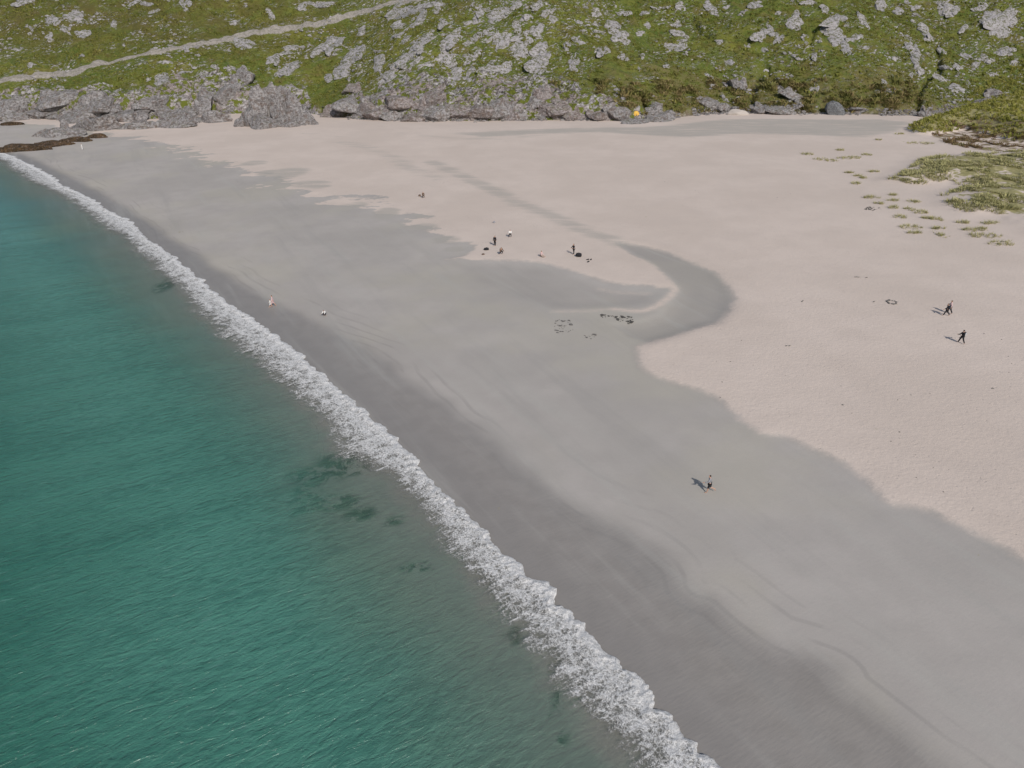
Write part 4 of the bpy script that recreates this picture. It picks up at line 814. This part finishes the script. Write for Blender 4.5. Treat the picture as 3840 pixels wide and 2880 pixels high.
# tent
M_YEL = plain('yellow tent cloth', (.70,.42,.07), .6, .12); M_ORG = plain('red orange tent cloth', (.42,.10,.04), .6, .15); M_POLE = plain('tent pole', (.3,.3,.3), .4)
g = ground(2386, 440); tent = thing('tent', 'yellow dome tent with orange red skirt pitched among rocks at the foot of the hill', 'tent', (g[0], g[1] + 1.2, g[2] - .05))
tent.scale = (.9, .9, 1.0)
def dome(bm, w=1.65, d=1.3, h=2.0, z0=.25, seg=24, rings=8):
    vs = []
    for r in range(rings + 1):
        a = r / rings * math.pi / 2; row = []
        for s_ in range(seg):
            th = 2 * math.pi * s_ / seg; sag = 1 - .07 * (math.sin(2 * th) ** 2) * math.cos(a)
            q_ = 2.6; cx_ = abs(math.cos(th)) ** (2 / q_) * math.copysign(1, math.cos(th)); sy_ = abs(math.sin(th)) ** (2 / q_) * math.copysign(1, math.sin(th))
            row.append(bm.verts.new((w * cx_ * math.cos(a) * sag, d * sy_ * math.cos(a) * sag, z0 + (h - z0) * math.sin(a) ** 1.1)))
        vs.append(row)
    for r in range(rings):
        for s_ in range(seg): bm.faces.new((vs[r][s_], vs[r][(s_ + 1) % seg], vs[r + 1][(s_ + 1) % seg], vs[r + 1][s_]))
    bmesh.ops.remove_doubles(bm, verts=bm.verts, dist=.002)
shaped('canopy', lambda b: dome(b), M_YEL, tent)
def skirt(bm):
    seg = 24
    lo = []; hi = []
    for s_ in range(seg):
        th = 2 * math.pi * s_ / seg; q_ = 2.6; cx_ = abs(math.cos(th)) ** (2 / q_) * math.copysign(1, math.cos(th)); sy_ = abs(math.sin(th)) ** (2 / q_) * math.copysign(1, math.sin(th))
        lo.append(bm.verts.new((1.72 * cx_, 1.37 * sy_, 0))); hi.append(bm.verts.new((1.665 * cx_, 1.315 * sy_, .34)))
    for s_ in range(seg): bm.faces.new((lo[s_], lo[(s_ + 1) % seg], hi[(s_ + 1) % seg], hi[s_]))
shaped('skirt', skirt, M_ORG, tent)
def door(bm):
    pts = []
    for i in range(9):
        a = math.pi * i / 8; x = .55 * math.cos(a); z = .35 + .95 * math.sin(a) if 0 < i < 8 else .12; pts.append((x, z))
    f = [bm.verts.new((x, -1.30 * math.sqrt(max(0, 1 - (z / 2.05) ** 2)) - .06, z)) for x, z in pts]; bm.faces.new(f)
shaped('door_panel', door, plain('deep yellow tent cloth', (.62,.36,.06), .6, .12), tent)
def tube(bm, pts, r, seg=6):
    prev = None
    for i, p in enumerate(pts):
        p = Vector(p); t = (Vector(pts[min(i + 1, len(pts) - 1)]) - Vector(pts[max(i - 1, 0)])).normalized(); a = t.orthogonal().normalized(); b = t.cross(a)
        rw = r[i] if isinstance(r, (list, tuple)) else r
        row = [bm.verts.new(p + (a * math.cos(2 * math.pi * k / seg) + b * math.sin(2 * math.pi * k / seg)) * rw) for k in range(seg)]
        if prev:
            for k in range(seg): bm.faces.new((prev[k], prev[(k + 1) % seg], row[(k + 1) % seg], row[k]))
        else: bm.faces.new(row[::-1])
        prev = row
    bm.faces.new(prev)
for sg in (1, -1): shaped('pole', lambda b: tube(b, [(1.28 * math.cos(a) * sg, .98 * math.cos(a), .2 + 1.83 * math.sin(a)) for a in np.linspace(0, math.pi, 15)], .022), M_POLE, tent)
# bags
def bag(label, px, py, size, mat, rz=0, cat='bag', group=None, flat=.75):
    g = ground(px, py); t = thing('bag', label, cat, tuple(g), rz, group)
    def body(bm):
        bmesh.ops.create_cube(bm, size=1); bmesh.ops.subdivide_edges(bm, edges=bm.edges, cuts=3, use_grid_fill=True)
        for v in bm.verts:
            c = v.co.copy(); n_ = c.normalized() * .62; v.co = c * .45 + n_ * .55; v.co.z += .04 * math.sin(7 * v.co.x)
            v.co = Vector((v.co.x * size, v.co.y * size * .7, (v.co.z + .5) * size * flat))
    shaped('bag_body', body, mat, t)
    shaped('strap', lambda b: tube(b, [(size * .3 * math.cos(a), -size * .1, size * flat * .9 + size * .22 * math.sin(a)) for a in np.linspace(0, math.pi, 9)], size * .035), M_DARK, t)
    return t
M_BLACK = plain('black cloth', (.018,.018,.022), .8); M_NAVY = plain('dark navy cloth', (.03,.035,.05), .8); M_WHITE = plain('white cloth', (.75,.74,.72), .8, .1)
M_PINKC = plain('pale pink cloth', (.62,.45,.45), .8); M_GREYC = plain('grey cloth', (.30,.30,.32), .85); M_SKIN = plain('skin', (.48,.29,.21), .6, .08); M_HAIRD = plain('dark hair', (.02,.014,.01), .6); M_HAIRB = plain('brown hair', (.09,.055,.03), .6); M_BROWN = plain('brown cloth', (.15,.10,.075), .85)
bag('small dark bag lying left of the standing figure in black', 1824, 937, .75, M_BLACK, .3, flat=.4)
bag('tiny dark bag on the sand above the standing figure in black', 1853, 836, .4, M_GREYC, .2)
bag('small brown bag at the edge of the wet sand below the dark bag', 1812, 955, .42, M_BROWN, .2, flat=.4)
bag('dark rucksack beside the standing figure at the middle of the sand tongue', 2170, 962, .85, M_BLACK, -.3, flat=.6)
# shoes
for px, py, lb in [(2204,974,'left one of two dark shoes lying right of the dark rucksack'), (2216,974,'right one of two dark shoes lying right of the dark rucksack'), (2206,982,'dark shoe lying nearest the wet channel below the pair')]:
    g = ground(px, py); t = thing('shoe', lb, 'shoe', tuple(g), RNG.uniform(0, 3), 'dark shoes beside the rucksack')
    def sh(bm):
        for i, (y_, w_, h_) in enumerate([(-.2, .08, .13), (-.12, .10, .17), (0, .10, .15), (.12, .11, .10), (.22, .09, .07), (.28, .04, .04)]):
            row = [bm.verts.new((w_ * math.cos(a), y_, .01 + h_ * max(0, math.sin(a)))) for a in np.linspace(0, 2 * math.pi, 9)[:-1]]
            if i: [bm.faces.new((pr[k], pr[(k + 1) % 8], row[(k + 1) % 8], row[k])) for k in range(8)]
            else: bm.faces.new(row[::-1])
            pr = row
        bm.faces.new(pr)
    shaped('shoe_upper', sh, M_BLACK, t)
# driftwood and stone rings on the dry sand
def ring(label, px, py, r, n, s_, mat):
    g = ground(px, py); V = []; Fc = []; n0 = 0; rg = np.random.default_rng(int(px))
    for k in range(n):
        a = 2 * math.pi * k / n + rg.normal() * .1; L_, Fi = lump(rg, False, 10, .1); sc = s_ * rg.uniform(.7, 1.3)
        V.append(L_ * np.array([sc, sc, sc * .7]) + np.array([r * math.cos(a) * rg.uniform(.85, 1.1), r * 1.2 * math.sin(a), sc * .3])); Fc.append(Fi + n0); n0 += len(L_)
    o = np_mesh('stone_ring', np.vstack(V), np.vstack(Fc), mat, smooth=False); o.location = g; return tag(o, label, 'stone ring')
ring('small dark ring of stones on the dry sand left of the two figures walking together', 3344, 1134, .55, 13, .13, M_DARK2)
for i, (px, py, L_) in enumerate([(3215,1040,.9),(3250,1042,.4),(2962,1298,.3),(2950,1298,.25),(3278,1132,.5),(3010,1130,.7)]):
    g = ground(px, py); o = shaped('driftwood', lambda b: tube(b, [(-L_ / 2, 0, .04), (-L_ / 5, .05, .06), (L_ / 6, -.03, .06), (L_ / 2, .04, .03)], [.03, .06, .05, .015], 7), M_DARK2, None, tuple(g)); o.rotation_euler.z = .2 * i
    tag(o, ['longer driftwood stick on the dry sand above the stone ring', 'short driftwood stick at the end of the longer stick above the stone ring', 'right one of two small sticks on the open dry sand', 'left one of two small sticks on the open dry sand', 'short stick just left of the stone ring', 'stick in the disturbed patch of sand right of the dark channel'][i], 'driftwood', 'sticks on the dry sand')

# ------------------------------------------------------------ people
def rotx(v, a): c, s_ = math.cos(a), math.sin(a); return Vector((v.x, v.y * c + v.z * s_, v.z * c - v.y * s_))   # lean forward (+y)
def skin_obj(name, J, E, Rd, mat, parent, sub=2):
    names = list(J); idx = {n: i for i, n in enumerate(names)}
    me = bpy.data.meshes.new(name); me.from_pydata([tuple(J[n]) for n in names], [(idx[a], idx[b]) for a, b in E], []); me.update()
    o = bpy.data.objects.new(name, me); COL.objects.link(o); sk = o.modifiers.new('s', 'SKIN'); sk.use_smooth_shade = True
    if not me.skin_vertices: return o
    for n in names:
        r = Rd[n]; r = r if isinstance(r, tuple) else (r, r); me.skin_vertices[0].data[idx[n]].radius = r; me.skin_vertices[0].data[idx[n]].use_root = (idx[n] == 0)
    ss = o.modifiers.new('d', 'SUBSURF'); ss.levels = sub; ss.render_levels = sub
    dg = bpy.context.evaluated_depsgraph_get(); m2 = bpy.data.meshes.new_from_object(o.evaluated_get(dg)); m2.name = name
    o.modifiers.clear(); o.data = m2; m2.materials.clear(); m2.materials.append(mat)
    for p in m2.polygons: p.use_smooth = True
    if parent: o.parent = parent
    return o
def person(label, px, py, heading, scale=1.0, lean=0.0, legs=((0, 0, .05), (0, 0, .05)), arms=((.1, .15, .2), (.1, .15, .2)), top=M_BLACK, bottom=M_NAVY, hair=M_HAIRD, shorts=False, sit=False, topless=False, extra=None, longhair=False, group=None):
    """legs: (forward swing, knee bend, spread) ; arms: (forward swing, spread, elbow)"""
    J = {}; Rd = {}
    J['pelvis'] = Vector((0, 0, .93)); Rd['pelvis'] = (.135, .105)
    def up(n, x, y, z, r): J[n] = J['pelvis'] + rotx(Vector((x, y, z - .93)), lean); Rd[n] = r
    up('waist', 0, .005, 1.08, (.115, .09)); up('chest', 0, 0, 1.27, (.145, .11)); up('neck', 0, -.01, 1.44, .058); up('head_low', 0, .015, 1.53, (.07, .078)); up('head_mid', 0, .01, 1.61, (.078, .092)); up('head_top', 0, .0, 1.68, (.055, .065)); up('nose', 0, .105, 1.585, .012)
    E = [('pelvis','waist'),('waist','chest'),('chest','neck'),('neck','head_low'),('head_low','head_mid'),('head_mid','head_top'),('head_mid','nose')]
    arm_e = []; leg_e = []
    for sg, sn, (sw, ab, el) in ((-1, 'l', arms[0]), (1, 'r', arms[1])):
        up('sh' + sn, sg * .185, 0, 1.385, .056); S_ = J['sh' + sn]
        d1 = Vector((sg * math.sin(ab), math.sin(sw) * math.cos(ab), -math.cos(sw) * math.cos(ab))); d1 = rotx(d1, lean * .5)
        J['el' + sn] = S_ + d1 * .285; Rd['el' + sn] = .042
        d2 = Vector((d1.x - sg * math.sin(ab) * .6 * (el > .6), d1.y * math.cos(el) - d1.z * math.sin(el), d1.z * math.cos(el) + d1.y * math.sin(el))).normalized()
        J['wr' + sn] = J['el' + sn] + d2 * .25; Rd['wr' + sn] = .027; J['pa' + sn] = J['wr' + sn] + d2 * .075; Rd['pa' + sn] = (.036, .018)
        E += [('chest', 'sh' + sn), ('sh' + sn, 'el' + sn), ('el' + sn, 'wr' + sn), ('wr' + sn, 'pa' + sn)]; arm_e += [('chest', 'sh' + sn), ('sh' + sn, 'el' + sn), ('el' + sn, 'wr' + sn)]
        sd = d2.cross(Vector((sg, 0, 0))); sd = sd.normalized() if sd.length > .1 else Vector((0, 1, 0)); cu = Vector((-sg, 0, 0))
        for f, (of, ln) in enumerate([(-.028, .060), (-.010, .075), (.010, .080), (.028, .070)]):
            a_ = 'f%d%s' % (f, sn); J[a_] = J['pa' + sn] + d2 * .05 + sd * of; Rd[a_] = .009; J[a_ + 't'] = J[a_] + d2 * (ln * .6) + cu * .02; Rd[a_ + 't'] = .007
            E += [('pa' + sn, a_), (a_, a_ + 't')]
        J['th' + sn] = J['wr' + sn] + d2 * .05 + sd * .055; Rd['th' + sn] = .010; E.append(('pa' + sn, 'th' + sn))
    for sg, sn, (sw, kn, sp_) in ((-1, 'l', legs[0]), (1, 'r', legs[1])):
        J['hp' + sn] = J['pelvis'] + Vector((sg * .095, 0, -.06)); Rd['hp' + sn] = .092
        d1 = Vector((sg * math.sin(sp_), math.sin(sw) * math.cos(sp_), -math.cos(sw) * math.cos(sp_))); J['kn' + sn] = J['hp' + sn] + d1 * .42; Rd['kn' + sn] = .058
        a2 = sw - kn; d2 = Vector((sg * math.sin(sp_) * .5, math.sin(a2), -math.cos(a2))).normalized()
        J['cf' + sn] = J['kn' + sn] + d2 * .14 - Vector((0, .012, 0)); Rd['cf' + sn] = .055; J['an' + sn] = J['kn' + sn] + d2 * .40; Rd['an' + sn] = .036
        fd = Vector((0, -d2.z, d2.y)).normalized(); J['to' + sn] = J['an' + sn] + fd * .15 + d2 * .04; Rd['to' + sn] = (.038, .022)
        E += [('pelvis', 'hp' + sn), ('hp' + sn, 'kn' + sn), ('kn' + sn, 'cf' + sn), ('cf' + sn, 'an' + sn), ('an' + sn, 'to' + sn)]; leg_e += [('pelvis', 'hp' + sn), ('hp' + sn, 'kn' + sn)] + ([] if shorts else [('kn' + sn, 'cf' + sn), ('cf' + sn, 'an' + sn)])
    low = min(min(J[k].z for k in ('anl', 'anr')) - .05, min(J[k].z for k in ('tol', 'tor')) - .02, J['pelvis'].z - .13 if sit else 9)
    for k in J: J[k] = (J[k] - Vector((0, 0, low))) * scale
    Rd = {k: (tuple(q_ * scale for q_ in v) if isinstance(v, tuple) else v * scale) for k, v in Rd.items()}
    g = ground(px, py); root = thing('person', label, 'person', (g[0], g[1], g[2] - .01), heading, group)
    skin_obj('body', J, E, Rd, M_SKIN, root)
    def sub(edges, inf):
        ks = []
        for a_, b_ in edges:
            for n_ in (a_, b_):
                if n_ not in ks: ks.append(n_)
        R2 = {k: (tuple(q_ + inf for q_ in Rd[k]) if isinstance(Rd[k], tuple) else Rd[k] + inf) for k in ks}
        return {k: J[k] for k in ks}, edges, R2
    if not topless:
        a_, b_, c_ = sub([('pelvis', 'waist'), ('waist', 'chest')] + arm_e, .026); skin_obj('top', a_, b_, c_, top, root)
    a_, b_, c_ = sub([('waist', 'pelvis')][0:0] + leg_e, .028); skin_obj('shorts' if shorts else 'trousers', a_, b_, c_, bottom, root)
    hj = {'a': J['head_top'] + Vector((0, -.01, .005)) * scale, 'b': J['head_mid'] + Vector((0, -.035, .01)) * scale, 'c': J['head_low'] + Vector((0, -.05, -.02 if not longhair else -.16)) * scale}
    skin_obj('hair', hj, [('a', 'b'), ('b', 'c')], {'a': (.068 * scale, .075 * scale), 'b': (.088 * scale, .078 * scale), 'c': .05 * scale}, hair, root)
    if extra: extra(root, J, scale)
    return root
def pack(mat, stripe=None):
    def f(root, J, s_):
        c = J['chest'] + Vector((0, -.19, -.06)) * s_
        def b(bm):
            bmesh.ops.create_cube(bm, size=1); bmesh.ops.subdivide_edges(bm, edges=bm.edges, cuts=3, use_grid_fill=True)
            for v in bm.verts: q_ = v.co * .4 + v.co.normalized() * .62 * .6; v.co = Vector((q_.x * .34, q_.y * .22, q_.z * .5)) * s_ + c
        shaped('rucksack', b, mat, root)
        if stripe: shaped('rucksack_panel', lambda bm: tube(bm, [c + Vector((.03, -.12, .22)) * s_, c + Vector((.03, -.135, 0)) * s_, c + Vector((.03, -.12, -.2)) * s_], .045 * s_, 8), stripe, root)
    return f
PI = math.pi
WALK = ((.42, .1, .04), (-.38, .25, .04)); STAND = ((.06, .03, .07), (-.06, .03, .07))
SITP = ((1.45, 1.75, .15), (1.35, 1.6, .2)); CROUCH = ((1.75, 2.35, .2), (1.6, 2.3, .2)); SITFLAT = ((1.5, .35, .15), (1.5, .3, .12))
person('dark haired walker in grey top and black shorts striding across the wet sand', 2657, 1846, R(75), 1.02, .10, ((.22, .05, .05), (-.25, 1.0, .05)), ((.5, .15, .9), (-.4, .2, .5)), M_GREYC, M_BLACK, M_HAIRD, True)
person('lone walker in black jacket with pale striped rucksack on the dry sand at right', 3602, 1287, R(10), 1.0, .06, ((.38, .1, .07), (-.3, .45, .07)), ((.25, .55, 1.0), (.25, .55, 1.0)), M_BLACK, M_BLACK, M_HAIRD, extra=pack(M_BLACK, M_WHITE))
person('walker in pale top and black trousers, front one of the right-hand pair', 3546, 1184, R(60), .98, .08, WALK, ((.4, .2, .5), (-.4, .2, .4)), M_BLACK, M_BLACK, M_HAIRD, extra=pack(M_NAVY))
person('walker in pink and white top, rear one of the right-hand pair', 3558, 1175, R(60), 1.02, .05, ((-.3, .2, .05), (.35, .1, .05)), ((-.3, .2, .4), (.4, .2, .5)), M_PINKC, M_BLACK, M_HAIRB)
person('standing figure all in black left of the sand tongue, between dark bag and sitting figures', 1856, 922, R(150), 1.0, .03, STAND, ((.2, .25, .4), (.1, .2, .3)), M_BLACK, M_BLACK)
person('figure in brown and black crouching below the standing figure in black', 1878, 952, R(200), .98, .45, CROUCH, ((.9, .2, .6), (.8, .2, .7)), M_BROWN, M_BLACK)
person('figure in white top and black shorts sitting behind the standing figure in black', 1913, 888, R(180), .9, .15, SITP, ((.9, .15, .3), (.8, .15, .4)), M_WHITE, M_BLACK, sit=True)
person('figure in pale pink and beige sitting alone between the two dark groups', 2028, 962, R(230), .92, .2, SITFLAT, ((.5, .2, .2), (.6, .2, .3)), M_PINKC, plain('beige cloth', (.42,.34,.29), .85), M_HAIRB, sit=True)
person('standing figure in black beside the rucksack at the middle of the sand tongue', 2151, 954, R(120), 1.0, .08, ((.15, .05, .06), (-.15, .1, .06)), ((.7, .3, .8), (.3, .35, .6)), M_BLACK, M_BLACK)
person('child in brown sitting alone on the upper dry sand with a small bag', 1587, 741, R(200), .85, .1, SITP, ((.7, .2, .4), (.7, .2, .4)), M_BROWN, M_HAIRB, M_HAIRB, sit=True)
bag('small dark bag beside the child sitting alone on the upper sand', 1574, 736, .45, M_BROWN, .2)
person('bather with pale skin and pink top walking on the wet sand near the surf', 1025, 1150, R(110), .98, .03, WALK, ((.3, .2, .2), (-.3, .2, .2)), M_PINKC, M_PINKC, M_HAIRB, True)
person('child in white top walking beside the bather near the surf', 1016, 1152, R(110), .68, .03, WALK, ((-.3, .2, .2), (.3, .2, .2)), M_WHITE, M_WHITE, M_HAIRB, True)
person('child with dark hair and white top crouching on the wet sand right of the bather', 1220, 1183, R(160), .72, .5, CROUCH, ((1.0, .2, .4), (.9, .2, .5)), M_WHITE, M_BLACK)
person('figure dressed in white standing on the far left sand below the weedy reef', 310, 562, R(120), .98, .02, STAND, ((.2, .3, .4), (.1, .2, .3)), M_WHITE, M_WHITE, M_HAIRB)
